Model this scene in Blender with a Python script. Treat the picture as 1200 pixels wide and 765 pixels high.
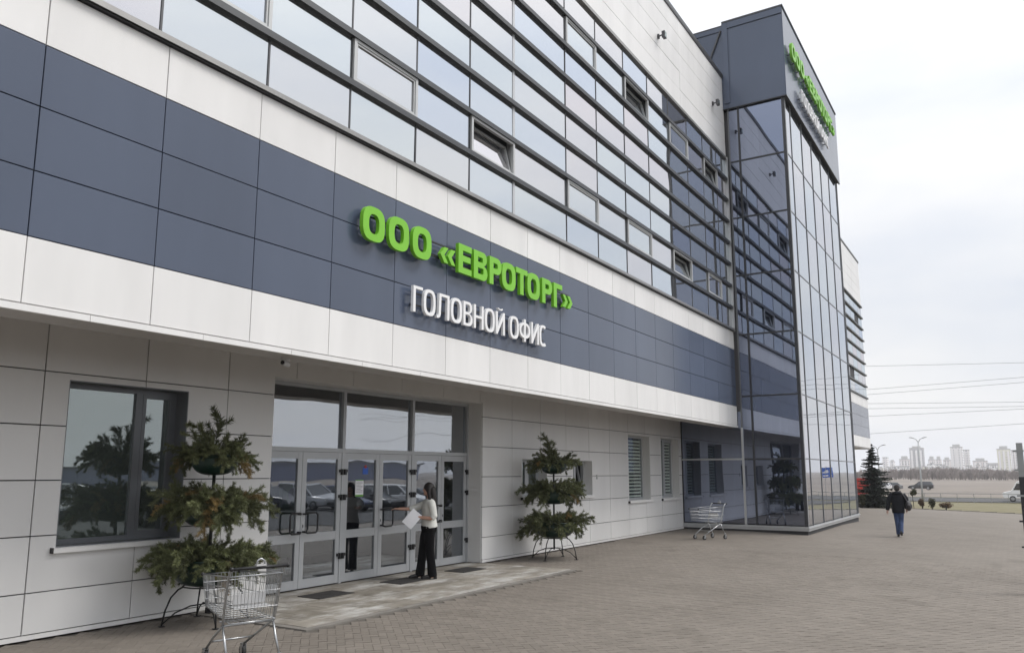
import bpy, bmesh, math, random
from mathutils import Vector, Matrix, noise
from mathutils.geometry import tessellate_polygon

random.seed(7)
PI = math.pi
for o in list(bpy.data.objects):
    bpy.data.objects.remove(o)
scene = bpy.context.scene
COL = scene.collection

# ------------------------------------------------------------------ camera
cam_d = bpy.data.cameras.new('camera')
cam = bpy.data.objects.new('camera', cam_d)
COL.objects.link(cam)
scene.camera = cam
YAW, PITCH = math.radians(31.861), math.radians(8.977)
fw = Vector((math.cos(PITCH) * math.cos(YAW), math.cos(PITCH) * math.sin(YAW), math.sin(PITCH)))
rt = Vector((math.sin(YAW), -math.cos(YAW), 0))
up = rt.cross(fw)
cam.matrix_world = Matrix(((rt.x, up.x, -fw.x, 0), (rt.y, up.y, -fw.y, 0), (rt.z, up.z, -fw.z, 1.9), (0, 0, 0, 1)))
cam_d.sensor_width = 36
cam_d.lens = 930 / 1200 * 36
cam_d.shift_y = 0.02
cam_d.clip_start = 0.1
cam_d.clip_end = 6000

# ------------------------------------------------------------------ sky, sun, exposure
SUN_EL, SUN_AZ = math.radians(50), math.radians(-52)      # direction the light comes from (azimuth from +x)
world = bpy.data.worlds.new('World')
scene.world = world
world.use_nodes = True
wn, wl = world.node_tree.nodes, world.node_tree.links
wn.clear()
w_out = wn.new('ShaderNodeOutputWorld')
w_bg = wn.new('ShaderNodeBackground')
w_bg.inputs['Strength'].default_value = 0.1
sky = wn.new('ShaderNodeTexSky')
sky.sky_type = 'NISHITA'
sky.sun_disc = False
sky.sun_elevation = SUN_EL
sky.sun_rotation = math.radians(90) - SUN_AZ
sky.air_density = 1.0
sky.dust_density = 3.0
tc = wn.new('ShaderNodeTexCoord')
sep = wn.new('ShaderNodeSeparateXYZ')
wl.new(tc.outputs['Generated'], sep.inputs[0])
mr = wn.new('ShaderNodeMapRange')                          # overcast sky: the zenith brighter than the horizon
mr.inputs['From Min'].default_value = 0.0
mr.inputs['From Max'].default_value = 1.0
mr.inputs['To Min'].default_value = 7.0
mr.inputs['To Max'].default_value = 20.0
wsq = wn.new('ShaderNodeMath')
wsq.operation = 'POWER'
wsq.use_clamp = True
wsq.inputs[1].default_value = 2.3
wabs = wn.new('ShaderNodeMath')
wabs.operation = 'MAXIMUM'
wabs.inputs[1].default_value = 0.0
wl.new(sep.outputs['Z'], wabs.inputs[0])
wl.new(wabs.outputs[0], wsq.inputs[0])
wl.new(wsq.outputs[0], mr.inputs['Value'])
wmap = wn.new('ShaderNodeMapping')
wmap.inputs['Scale'].default_value = (1.6, 1.6, 5.5)
wl.new(tc.outputs['Generated'], wmap.inputs['Vector'])
wno = wn.new('ShaderNodeTexNoise')
wno.inputs['Scale'].default_value = 1.5
wno.inputs['Detail'].default_value = 7
wno.inputs['Roughness'].default_value = 0.52
wl.new(wmap.outputs[0], wno.inputs['Vector'])
wr = wn.new('ShaderNodeValToRGB')
wr.color_ramp.elements[0].position = 0.34
wr.color_ramp.elements[0].color = (0.83, 0.87, 0.945, 1)
wr.color_ramp.elements[1].position = 0.66
wr.color_ramp.elements[1].color = (1.03, 1.03, 1.035, 1)
wl.new(wno.outputs['Fac'], wr.inputs[0])
wmul = wn.new('ShaderNodeVectorMath')
wmul.operation = 'SCALE'
wl.new(wr.outputs[0], wmul.inputs[0])
wl.new(mr.outputs[0], wmul.inputs['Scale'])
wmix = wn.new('ShaderNodeMixRGB')
wmix.inputs[0].default_value = 0.93
wl.new(sky.outputs[0], wmix.inputs[1])
wl.new(wmul.outputs[0], wmix.inputs[2])
wl.new(wmix.outputs[0], w_bg.inputs['Color'])
wl.new(w_bg.outputs[0], w_out.inputs[0])

sun_d = bpy.data.lights.new('sun', 'SUN')
sun_d.energy = 1.5
sun_d.angle = math.radians(20)
sun_d.color = (1.0, 0.965, 0.92)
sun = bpy.data.objects.new('sun', sun_d)
COL.objects.link(sun)
sdir = Vector((math.cos(SUN_EL) * math.cos(SUN_AZ), math.cos(SUN_EL) * math.sin(SUN_AZ), math.sin(SUN_EL)))
sun.rotation_euler = sdir.to_track_quat('Z', 'Y').to_euler()
sun.location = sdir * 60

vs = scene.view_settings
scene.display_settings.display_device = 'sRGB'
vs.view_transform = 'Standard'
vs.look = 'None'
vs.exposure = 0.38
vs.gamma = 1.0
vs.use_curve_mapping = False
scene.render.engine = 'CYCLES'
scene.cycles.use_denoising = True
scene.cycles.max_bounces = 8
scene.cycles.diffuse_bounces = 4
scene.cycles.glossy_bounces = 4
scene.cycles.transparent_max_bounces = 12
scene.cycles.volume_bounces = 1
scene.cycles.caustics_reflective = False
scene.cycles.caustics_refractive = False

# ------------------------------------------------------------------ materials
def new_mat(name):
    m = bpy.data.materials.new(name)
    m.use_nodes = True
    m.node_tree.nodes.clear()
    return m, m.node_tree.nodes, m.node_tree.links

def pmat(name, col, rough=0.5, metal=0.0, spec=0.5, var=0.0, noise_amt=0.0, noise_scale=3.0, bump=0.0, bump_scale=40.0,
         col2=None, streak=False, attr=None, attr_amt=0.3, rough_var=0.0, hue_var=0.0):
    """Principled material: per-object tone variation, world-space dirt noise, fine bump."""
    m, n, l = new_mat(name)
    out = n.new('ShaderNodeOutputMaterial')
    b = n.new('ShaderNodeBsdfPrincipled')
    b.inputs['Roughness'].default_value = rough
    b.inputs['Metallic'].default_value = metal
    b.inputs['Specular IOR Level'].default_value = spec
    l.new(b.outputs[0], out.inputs[0])
    rgb = n.new('ShaderNodeRGB')
    rgb.outputs[0].default_value = (*col, 1)
    cur = rgb.outputs[0]
    geo = n.new('ShaderNodeNewGeometry')
    if noise_amt > 0:
        mp = n.new('ShaderNodeMapping')
        if streak:
            mp.inputs['Scale'].default_value = (1, 1, 0.18)
        l.new(geo.outputs['Position'], mp.inputs['Vector'])
        t = n.new('ShaderNodeTexNoise')
        t.inputs['Scale'].default_value = noise_scale
        t.inputs['Detail'].default_value = 6
        t.inputs['Roughness'].default_value = 0.6
        l.new(mp.outputs[0], t.inputs['Vector'])
        ramp = n.new('ShaderNodeValToRGB')
        ramp.color_ramp.elements[0].position = 0.35
        ramp.color_ramp.elements[1].position = 0.68
        l.new(t.outputs['Fac'], ramp.inputs[0])
        mx = n.new('ShaderNodeMixRGB')
        c2 = col2 if col2 else tuple(c * (1 - noise_amt) for c in col)
        mx.inputs[2].default_value = (*c2, 1)
        ml = n.new('ShaderNodeMath')
        ml.operation = 'MULTIPLY'
        ml.inputs[1].default_value = 1.0 if not col2 else noise_amt
        l.new(ramp.outputs[0], ml.inputs[0])
        l.new(ml.outputs[0], mx.inputs[0])
        l.new(cur, mx.inputs[1])
        cur = mx.outputs[0]
        if rough_var:
            mrr = n.new('ShaderNodeMapRange')
            mrr.inputs['To Min'].default_value = max(0.02, rough - rough_var)
            mrr.inputs['To Max'].default_value = min(1, rough + rough_var)
            l.new(t.outputs['Fac'], mrr.inputs['Value'])
            l.new(mrr.outputs[0], b.inputs['Roughness'])
    if var > 0 or hue_var > 0:
        oi = n.new('ShaderNodeObjectInfo')
        hs = n.new('ShaderNodeHueSaturation')
        m2 = n.new('ShaderNodeMapRange')
        m2.inputs['To Min'].default_value = 1 - var
        m2.inputs['To Max'].default_value = 1 + var
        l.new(oi.outputs['Random'], m2.inputs['Value'])
        l.new(m2.outputs[0], hs.inputs['Value'])
        if hue_var:
            m3 = n.new('ShaderNodeMapRange')
            m3.inputs['To Min'].default_value = 0.5 - hue_var
            m3.inputs['To Max'].default_value = 0.5 + hue_var
            l.new(oi.outputs['Random'], m3.inputs['Value'])
            l.new(m3.outputs[0], hs.inputs['Hue'])
        l.new(cur, hs.inputs['Color'])
        cur = hs.outputs[0]
    if attr:
        at = n.new('ShaderNodeAttribute')
        at.attribute_name = attr
        m4 = n.new('ShaderNodeMapRange')
        m4.inputs['To Min'].default_value = 1 - attr_amt
        m4.inputs['To Max'].default_value = 1 + attr_amt
        l.new(at.outputs['Fac'], m4.inputs['Value'])
        hs = n.new('ShaderNodeHueSaturation')
        l.new(m4.outputs[0], hs.inputs['Value'])
        l.new(cur, hs.inputs['Color'])
        cur = hs.outputs[0]
    l.new(cur, b.inputs['Base Color'])
    if bump > 0:
        t2 = n.new('ShaderNodeTexNoise')
        t2.inputs['Scale'].default_value = bump_scale
        t2.inputs['Detail'].default_value = 4
        l.new(geo.outputs['Position'], t2.inputs['Vector'])
        bp = n.new('ShaderNodeBump')
        bp.inputs['Strength'].default_value = bump
        bp.inputs['Distance'].default_value = 0.02
        l.new(t2.outputs['Fac'], bp.inputs['Height'])
        l.new(bp.outputs[0], b.inputs['Normal'])
    return m

def glass_mat(name, refl=(0.8, 0.85, 0.95), body=(0.03, 0.035, 0.045), base=0.3, ior=1.5, wave=0.02, wave_scale=0.8, see=0.0,
              tint=0.0, see_col=(0.7, 0.75, 0.75)):
    """Coated pane: Fresnel reflection over a dark (or partly clear) body; panes differ a little in tint."""
    m, n, l = new_mat(name)
    out = n.new('ShaderNodeOutputMaterial')
    gl = n.new('ShaderNodeBsdfGlossy')
    gl.inputs['Roughness'].default_value = 0.015
    gl.inputs['Color'].default_value = (*refl, 1)
    if tint:
        oi = n.new('ShaderNodeObjectInfo')
        rp = n.new('ShaderNodeValToRGB')
        e = rp.color_ramp.elements
        e[0].position = 0.0
        e[0].color = (refl[0] * (1 - tint), refl[1] * (1 - tint * .6), refl[2], 1)
        e[1].position = 1.0
        e[1].color = (refl[0], refl[1] * (1 - tint * .45), refl[2] * (1 - tint * .5), 1)
        k = e.new(0.45)
        k.color = (refl[0] * (1 - tint * .3), refl[1], refl[2] * .99, 1)
        l.new(oi.outputs['Random'], rp.inputs[0])
        l.new(rp.outputs[0], gl.inputs['Color'])
    df = n.new('ShaderNodeBsdfDiffuse')
    df.inputs['Color'].default_value = (*body, 1)
    inner = df.outputs[0]
    if see > 0:
        tr = n.new('ShaderNodeBsdfTransparent')
        tr.inputs['Color'].default_value = (*see_col, 1)
        mi = n.new('ShaderNodeMixShader')
        mi.inputs[0].default_value = see
        l.new(df.outputs[0], mi.inputs[1])
        l.new(tr.outputs[0], mi.inputs[2])
        inner = mi.outputs[0]
    fr = n.new('ShaderNodeFresnel')
    gback = n.new('ShaderNodeNewGeometry')              # same Fresnel on both faces of the thin pane
    mior = n.new('ShaderNodeMapRange')
    mior.inputs['To Min'].default_value = ior
    mior.inputs['To Max'].default_value = 1 / ior
    l.new(gback.outputs['Backfacing'], mior.inputs['Value'])
    l.new(mior.outputs[0], fr.inputs['IOR'])
    mm = n.new('ShaderNodeMapRange')
    mm.inputs['To Min'].default_value = base
    mm.inputs['To Max'].default_value = 1.0
    l.new(fr.outputs[0], mm.inputs['Value'])
    mix = n.new('ShaderNodeMixShader')
    l.new(mm.outputs[0], mix.inputs[0])
    l.new(inner, mix.inputs[1])
    l.new(gl.outputs[0], mix.inputs[2])
    if wave > 0:
        geo = n.new('ShaderNodeNewGeometry')
        t = n.new('ShaderNodeTexNoise')
        t.inputs['Scale'].default_value = wave_scale
        t.inputs['Detail'].default_value = 1
        l.new(geo.outputs['Position'], t.inputs['Vector'])
        bp = n.new('ShaderNodeBump')
        bp.inputs['Strength'].default_value = 1.0
        bp.inputs['Distance'].default_value = wave
        l.new(t.outputs['Fac'], bp.inputs['Height'])
        l.new(bp.outputs[0], gl.inputs['Normal'])
    l.new(mix.outputs[0], out.inputs[0])
    return m

M = {}
M['white_panel'] = pmat('white_panel', (0.82, 0.81, 0.795), 0.38, var=0.025, noise_amt=0.10, noise_scale=1.6, streak=True, bump=0.015, bump_scale=3)
M['dark_panel'] = pmat('dark_panel', (0.086, 0.107, 0.158), 0.19, var=0.06, noise_amt=0.14, noise_scale=0.7, streak=True, bump=0.012, bump_scale=2.5)
M['lower_panel'] = pmat('lower_panel', (0.775, 0.77, 0.76), 0.42, var=0.03, noise_amt=0.10, noise_scale=0.8, streak=True, bump=0.015, bump_scale=3)
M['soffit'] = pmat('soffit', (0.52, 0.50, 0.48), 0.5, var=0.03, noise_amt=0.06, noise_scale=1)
M['joint'] = pmat('joint', (0.045, 0.045, 0.048), 0.8)
M['core'] = pmat('core', (0.12, 0.12, 0.125), 0.9)
M['coping'] = pmat('coping', (0.07, 0.07, 0.075), 0.4, metal=0.3)
M['sill_metal'] = pmat('sill_metal', (0.30, 0.295, 0.285), 0.35, metal=0.55, noise_amt=0.15, noise_scale=3)
M['fin'] = pmat('fin', (0.050, 0.054, 0.060), 0.42, var=0.08, noise_amt=0.15, noise_scale=2)
M['mullion'] = pmat('mullion', (0.032, 0.034, 0.04), 0.45)
M['mullion_grey'] = pmat('mullion_grey', (0.07, 0.073, 0.078), 0.45, metal=0.2)
M['aluminium'] = pmat('aluminium', (0.46, 0.475, 0.49), 0.42, metal=0.25, var=0.02, noise_amt=0.08, noise_scale=2)
M['silver'] = pmat('silver', (0.52, 0.53, 0.54), 0.35, metal=0.5, noise_amt=0.08, noise_scale=2)
M['grey_frame'] = pmat('grey_frame', (0.17, 0.18, 0.195), 0.42, metal=0.2)
M['casement'] = pmat('casement', (0.50, 0.51, 0.51), 0.4, metal=0.1)
M['tower_frame'] = pmat('tower_frame', (0.15, 0.155, 0.165), 0.4, metal=0.3)
M['glass_up'] = glass_mat('glass_up', refl=(0.86, 0.875, 0.90), body=(0.14, 0.142, 0.148), base=0.68, wave=0.012, wave_scale=0.55, tint=0.13)
M['glass_tower'] = glass_mat('glass_tower', refl=(0.70, 0.78, 1.0), body=(0.008, 0.011, 0.020), base=0.29, wave=0.006, wave_scale=0.5)
M['glass_tower_front'] = glass_mat('glass_tower_front', refl=(0.88, 0.90, 0.94), body=(0.06, 0.066, 0.075), base=0.58, wave=0.006, wave_scale=0.5, tint=0.05)
M['glass_low'] = glass_mat('glass_low', refl=(0.78, 0.86, 0.86), body=(0.10, 0.12, 0.11), base=0.26, wave=0.01, wave_scale=0.9, see=0.35)
M['glass_clear'] = glass_mat('glass_clear', refl=(0.86, 0.9, 0.97), body=(0.02, 0.025, 0.03), base=0.0, wave=0.006, wave_scale=0.9, see=0.96, see_col=(.9, .93, .92))
M['glass_door'] = glass_mat('glass_door', refl=(0.86, 0.9, 0.97), body=(0.02, 0.022, 0.028), base=0.24, wave=0.004, wave_scale=0.8, see=0.7)
M['glass_trans'] = glass_mat('glass_trans', refl=(0.80, 0.83, 0.87), body=(0.02, 0.022, 0.026), base=0.42, wave=0.008, wave_scale=0.7, see=0.6)
M['black'] = pmat('black', (0.012, 0.012, 0.013), 0.4)
M['black_plastic'] = pmat('black_plastic', (0.02, 0.02, 0.022), 0.55)
M['green_sign'] = pmat('green_sign', (0.205, 0.56, 0.026), 0.38, noise_amt=0.08, noise_scale=2.5)
M['white_sign'] = pmat('white_sign', (0.86, 0.86, 0.86), 0.35)
M['interior'] = pmat('interior', (0.20, 0.19, 0.18), 0.8)
M['interior_floor'] = pmat('interior_floor', (0.16, 0.15, 0.14), 0.35)
M['blind'] = pmat('blind', (0.84, 0.87, 0.80), 0.7)
M['paper'] = pmat('paper', (0.82, 0.82, 0.85), 0.7)
M['green_stand'] = pmat('green_stand', (0.10, 0.33, 0.02), 0.45)
M['bowl'] = pmat('bowl', (0.006, 0.030, 0.020), 0.38, noise_amt=0.3, noise_scale=6)
M['iron'] = pmat('iron', (0.014, 0.015, 0.015), 0.5, metal=0.3)
M['chrome'] = pmat('chrome', (0.44, 0.45, 0.46), 0.32, metal=0.9, noise_amt=0.12, noise_scale=12)
M['cart_plastic'] = pmat('cart_plastic', (0.50, 0.50, 0.50), 0.5)
M['red_plastic'] = pmat('red_plastic', (0.42, 0.03, 0.02), 0.45)
M['rubber'] = pmat('rubber', (0.03, 0.03, 0.03), 0.8)
M['rim'] = pmat('rim', (0.35, 0.35, 0.36), 0.35, metal=0.7)
M['skin'] = pmat('skin', (0.52, 0.30, 0.225), 0.5)
M['skin_pale'] = pmat('skin_pale', (0.60, 0.40, 0.33), 0.5)
M['hair_dark'] = pmat('hair_dark', (0.014, 0.010, 0.009), 0.42, bump=0.4, bump_scale=60)
M['blouse'] = pmat('blouse', (0.70, 0.70, 0.66), 0.8, noise_amt=0.08, noise_scale=10, bump=0.25, bump_scale=14)
M['trousers_black'] = pmat('trousers_black', (0.006, 0.006, 0.007), 0.95, spec=0.15, bump=0.2, bump_scale=14)
M['shoe'] = pmat('shoe', (0.010, 0.009, 0.009), 0.35)
M['jacket'] = pmat('jacket', (0.008, 0.009, 0.013), 0.8, spec=0.25, noise_amt=0.3, noise_scale=9, bump=0.4, bump_scale=13)
M['jeans'] = pmat('jeans', (0.060, 0.095, 0.20), 0.9, noise_amt=0.35, noise_scale=7, bump=0.3, bump_scale=16)
M['bag'] = pmat('bag', (0.035, 0.033, 0.036), 0.6)
M['cap'] = pmat('cap', (0.03, 0.025, 0.024), 0.9)
M['concrete'] = pmat('concrete', (0.42, 0.41, 0.39), 0.85, noise_amt=0.2, noise_scale=4, bump=0.2, bump_scale=60)
M['kerb'] = pmat('kerb', (0.20, 0.185, 0.165), 0.85, noise_amt=0.25, noise_scale=3, bump=0.2, bump_scale=50)
M['asphalt'] = pmat('asphalt', (0.055, 0.055, 0.056), 0.85, noise_amt=0.3, noise_scale=0.5, bump=0.3, bump_scale=70)
M['bark'] = pmat('bark', (0.055, 0.042, 0.032), 0.9, noise_amt=0.4, noise_scale=8)
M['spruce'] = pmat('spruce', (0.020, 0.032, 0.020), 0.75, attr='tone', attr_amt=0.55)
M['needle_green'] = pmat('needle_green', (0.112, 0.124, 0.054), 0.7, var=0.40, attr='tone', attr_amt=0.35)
M['needle_dry'] = pmat('needle_dry', (0.22, 0.155, 0.060), 0.75, var=0.3, attr='tone', attr_amt=0.3)
M['bush_dry'] = pmat('bush_dry', (0.11, 0.068, 0.035), 0.85, attr='tone', attr_amt=0.4)
M['bush_green'] = pmat('bush_green', (0.060, 0.062, 0.028), 0.85, attr='tone', attr_amt=0.4)
M['bare_wood'] = pmat('bare_wood', (0.22, 0.19, 0.175), 0.95, attr='tone', attr_amt=0.35)
M['galv'] = pmat('galv', (0.30, 0.31, 0.31), 0.5, metal=0.5)
M['post_black'] = pmat('post_black', (0.018, 0.019, 0.022), 0.5)
M['wire'] = pmat('wire', (0.16, 0.165, 0.17), 0.6)
M['blue_sign'] = pmat('blue_sign', (0.012, 0.10, 0.50), 0.4)
M['car_glass'] = glass_mat('car_glass', refl=(0.9, 0.92, 0.95), body=(0.012, 0.013, 0.015), base=0.08, wave=0)
M['lamp_red'] = pmat('lamp_red', (0.30, 0.012, 0.01), 0.25)
M['lamp_clear'] = pmat('lamp_clear', (0.7, 0.7, 0.7), 0.15)
M['mat_rubber'] = pmat('mat_rubber', (0.055, 0.052, 0.05), 0.9, noise_amt=0.4, noise_scale=9)

def paint(name, col):
    if name not in M:
        M[name] = pmat(name, col, 0.25, spec=0.7, noise_amt=0.05, noise_scale=1.5)
    return M[name]

# granite landing tiles: grey-tan with chalky white salt stains of their own shape
def tile_material():
    m, n, l = new_mat('landing_tile')
    out = n.new('ShaderNodeOutputMaterial')
    b = n.new('ShaderNodeBsdfPrincipled')
    b.inputs['Roughness'].default_value = 0.75
    geo = n.new('ShaderNodeNewGeometry')
    oi = n.new('ShaderNodeObjectInfo')
    r0 = n.new('ShaderNodeValToRGB')
    r0.color_ramp.elements[0].color = (0.215, 0.195, 0.162, 1)
    r0.color_ramp.elements[1].color = (0.30, 0.275, 0.235, 1)
    l.new(oi.outputs['Random'], r0.inputs[0])
    t1 = n.new('ShaderNodeTexNoise')
    t1.inputs['Scale'].default_value = 1.1
    t1.inputs['Detail'].default_value = 9
    t1.inputs['Roughness'].default_value = 0.7
    mp = n.new('ShaderNodeMapping')
    mp.inputs['Scale'].default_value = (0.8, 2.0, 1)
    l.new(geo.outputs['Position'], mp.inputs['Vector'])
    l.new(mp.outputs[0], t1.inputs['Vector'])
    r1 = n.new('ShaderNodeValToRGB')
    r1.color_ramp.elements[0].position = 0.47
    r1.color_ramp.elements[1].position = 0.64
    l.new(t1.outputs['Fac'], r1.inputs[0])
    mu = n.new('ShaderNodeMath')
    mu.operation = 'MULTIPLY'
    mu.inputs[1].default_value = 0.8
    l.new(r1.outputs[0], mu.inputs[0])
    mx = n.new('ShaderNodeMixRGB')
    mx.inputs[2].default_value = (0.56, 0.555, 0.54, 1)
    l.new(mu.outputs[0], mx.inputs[0])
    l.new(r0.outputs[0], mx.inputs[1])
    t2 = n.new('ShaderNodeTexNoise')
    t2.inputs['Scale'].default_value = 2.6
    t2.inputs['Detail'].default_value = 5
    l.new(geo.outputs['Position'], t2.inputs['Vector'])
    r2 = n.new('ShaderNodeValToRGB')
    r2.color_ramp.elements[0].position = 0.3
    r2.color_ramp.elements[0].color = (0.62, 0.60, 0.58, 1)
    r2.color_ramp.elements[1].position = 0.62
    r2.color_ramp.elements[1].color = (1, 1, 1, 1)
    l.new(t2.outputs['Fac'], r2.inputs[0])
    mm = n.new('ShaderNodeMixRGB')
    mm.blend_type = 'MULTIPLY'
    mm.inputs[0].default_value = 1
    l.new(mx.outputs[0], mm.inputs[1])
    l.new(r2.outputs[0], mm.inputs[2])
    l.new(mm.outputs[0], b.inputs['Base Color'])
    l.new(b.outputs[0], out.inputs[0])
    return m
M['landing_tile'] = tile_material()

def paving_material(name, mode):
    """Grey-brown concrete pavers. mode: 'object' tone per object, 'attr' tone per paver, 'sheet' far paving."""
    m, n, l = new_mat(name)
    out = n.new('ShaderNodeOutputMaterial')
    b = n.new('ShaderNodeBsdfPrincipled')
    b.inputs['Roughness'].default_value = 0.8
    b.inputs['Specular IOR Level'].default_value = 0.35
    geo = n.new('ShaderNodeNewGeometry')
    big = n.new('ShaderNodeTexNoise')
    big.inputs['Scale'].default_value = 0.34
    big.inputs['Detail'].default_value = 6
    big.inputs['Roughness'].default_value = 0.7
    l.new(geo.outputs['Position'], big.inputs['Vector'])
    rp = n.new('ShaderNodeValToRGB')
    rp.color_ramp.elements[0].position = 0.32
    rp.color_ramp.elements[0].color = (0.158, 0.138, 0.117, 1)
    rp.color_ramp.elements[1].position = 0.68
    rp.color_ramp.elements[1].color = (0.196, 0.173, 0.148, 1)
    l.new(big.outputs['Fac'], rp.inputs[0])
    cur = rp.outputs[0]
    stn = n.new('ShaderNodeTexNoise')                       # old stains and trodden patches
    stn.inputs['Scale'].default_value = 0.85
    stn.inputs['Detail'].default_value = 7
    stn.inputs['Roughness'].default_value = 0.66
    stn.inputs['Distortion'].default_value = 0.6
    l.new(geo.outputs['Position'], stn.inputs['Vector'])
    srp = n.new('ShaderNodeValToRGB')
    srp.color_ramp.elements[0].position = 0.54
    srp.color_ramp.elements[0].color = (1, 1, 1, 1)
    srp.color_ramp.elements[1].position = 0.72
    srp.color_ramp.elements[1].color = (0.78, 0.77, 0.755, 1)
    l.new(stn.outputs['Fac'], srp.inputs[0])
    smx = n.new('ShaderNodeMixRGB')
    smx.blend_type = 'MULTIPLY'
    smx.inputs[0].default_value = 1
    l.new(cur, smx.inputs[1])
    l.new(srp.outputs[0], smx.inputs[2])
    cur = smx.outputs[0]
    fine = n.new('ShaderNodeTexNoise')
    fine.inputs['Scale'].default_value = 3.5 if mode == 'sheet' else 45
    fine.inputs['Detail'].default_value = 8
    fine.inputs['Roughness'].default_value = 0.75
    l.new(geo.outputs['Position'], fine.inputs['Vector'])
    fr = n.new('ShaderNodeMapRange')
    fr.inputs['From Min'].default_value = 0.25
    fr.inputs['From Max'].default_value = 0.75
    fr.inputs['To Min'].default_value = 0.90
    fr.inputs['To Max'].default_value = 1.08
    l.new(fine.outputs['Fac'], fr.inputs['Value'])
    hs = n.new('ShaderNodeHueSaturation')
    l.new(cur, hs.inputs['Color'])
    if mode == 'sheet':
        l.new(fr.outputs[0], hs.inputs['Value'])
    else:
        if mode == 'object':
            src = n.new('ShaderNodeObjectInfo').outputs['Random']
        else:
            a = n.new('ShaderNodeAttribute')
            a.attribute_name = 'tone'
            src = a.outputs['Fac']
        r2 = n.new('ShaderNodeMapRange')
        r2.inputs['To Min'].default_value = 0.93
        r2.inputs['To Max'].default_value = 1.07
        l.new(src, r2.inputs['Value'])
        mu = n.new('ShaderNodeMath')
        mu.operation = 'MULTIPLY'
        l.new(r2.outputs[0], mu.inputs[0])
        l.new(fr.outputs[0], mu.inputs[1])
        l.new(mu.outputs[0], hs.inputs['Value'])
    l.new(hs.outputs[0], b.inputs['Base Color'])
    if mode == 'sheet':
        mp = n.new('ShaderNodeMapping')
        mp.inputs['Rotation'].default_value = (0, 0, math.radians(45))
        l.new(geo.outputs['Position'], mp.inputs['Vector'])
        br = n.new('ShaderNodeTexBrick')
        br.inputs['Scale'].default_value = 1.0
        br.inputs['Brick Width'].default_value = 0.2
        br.inputs['Row Height'].default_value = 0.1
        br.inputs['Mortar Size'].default_value = 0.006
        l.new(mp.outputs[0], br.inputs['Vector'])
        br.inputs['Color1'].default_value = (0.95, 0.95, 0.95, 1)
        br.inputs['Color2'].default_value = (1.05, 1.05, 1.05, 1)
        br.inputs['Mortar'].default_value = (0.80, 0.79, 0.78, 1)
        mm = n.new('ShaderNodeMixRGB')
        mm.blend_type = 'MULTIPLY'
        mm.inputs[0].default_value = 1
        l.new(hs.outputs[0], mm.inputs[1])
        l.new(br.outputs['Color'], mm.inputs[2])
        l.new(mm.outputs[0], b.inputs['Base Color'])
    l.new(b.outputs[0], out.inputs[0])
    return m
M['paver_obj'] = paving_material('paver_obj', 'object')
M['paver_attr'] = paving_material('paver_attr', 'attr')
M['paving'] = paving_material('paving', 'sheet')
M['paving_bed'] = pmat('paving_bed', (0.115, 0.102, 0.087), 0.95, noise_amt=0.3, noise_scale=3)

def terrain_material():
    m, n, l = new_mat('terrain')
    out = n.new('ShaderNodeOutputMaterial')
    b = n.new('ShaderNodeBsdfPrincipled')
    b.inputs['Roughness'].default_value = 0.95
    geo = n.new('ShaderNodeNewGeometry')
    t = n.new('ShaderNodeTexNoise')
    t.inputs['Scale'].default_value = 0.35
    t.inputs['Detail'].default_value = 8
    t.inputs['Roughness'].default_value = 0.65
    l.new(geo.outputs['Position'], t.inputs['Vector'])
    rp = n.new('ShaderNodeValToRGB')
    e = rp.color_ramp.elements
    e[0].position = 0.3
    e[0].color = (0.135, 0.108, 0.058, 1)
    e[1].position = 0.7
    e[1].color = (0.18, 0.148, 0.092, 1)
    k = e.new(0.5)
    k.color = (0.128, 0.115, 0.055, 1)
    l.new(t.outputs['Fac'], rp.inputs[0])
    sp = n.new('ShaderNodeSeparateXYZ')
    l.new(geo.outputs['Position'], sp.inputs[0])
    mrx = n.new('ShaderNodeMapRange')
    mrx.inputs['From Min'].default_value = 127
    mrx.inputs['From Max'].default_value = 134
    l.new(sp.outputs['X'], mrx.inputs['Value'])
    mx = n.new('ShaderNodeMixRGB')
    tf = n.new('ShaderNodeTexNoise')
    tf.inputs['Scale'].default_value = 0.02
    tf.inputs['Detail'].default_value = 9
    tf.inputs['Roughness'].default_value = 0.7
    l.new(geo.outputs['Position'], tf.inputs['Vector'])
    rf = n.new('ShaderNodeValToRGB')
    rf.color_ramp.elements[0].position = 0.35
    rf.color_ramp.elements[0].color = (0.125, 0.105, 0.092, 1)
    rf.color_ramp.elements[1].position = 0.65
    rf.color_ramp.elements[1].color = (0.20, 0.172, 0.142, 1)
    l.new(tf.outputs['Fac'], rf.inputs[0])
    l.new(rf.outputs[0], mx.inputs[2])
    l.new(mrx.outputs[0], mx.inputs[0])
    l.new(rp.outputs[0], mx.inputs[1])
    l.new(mx.outputs[0], b.inputs['Base Color'])
    l.new(b.outputs[0], out.inputs[0])
    return m
M['terrain'] = terrain_material()

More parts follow.
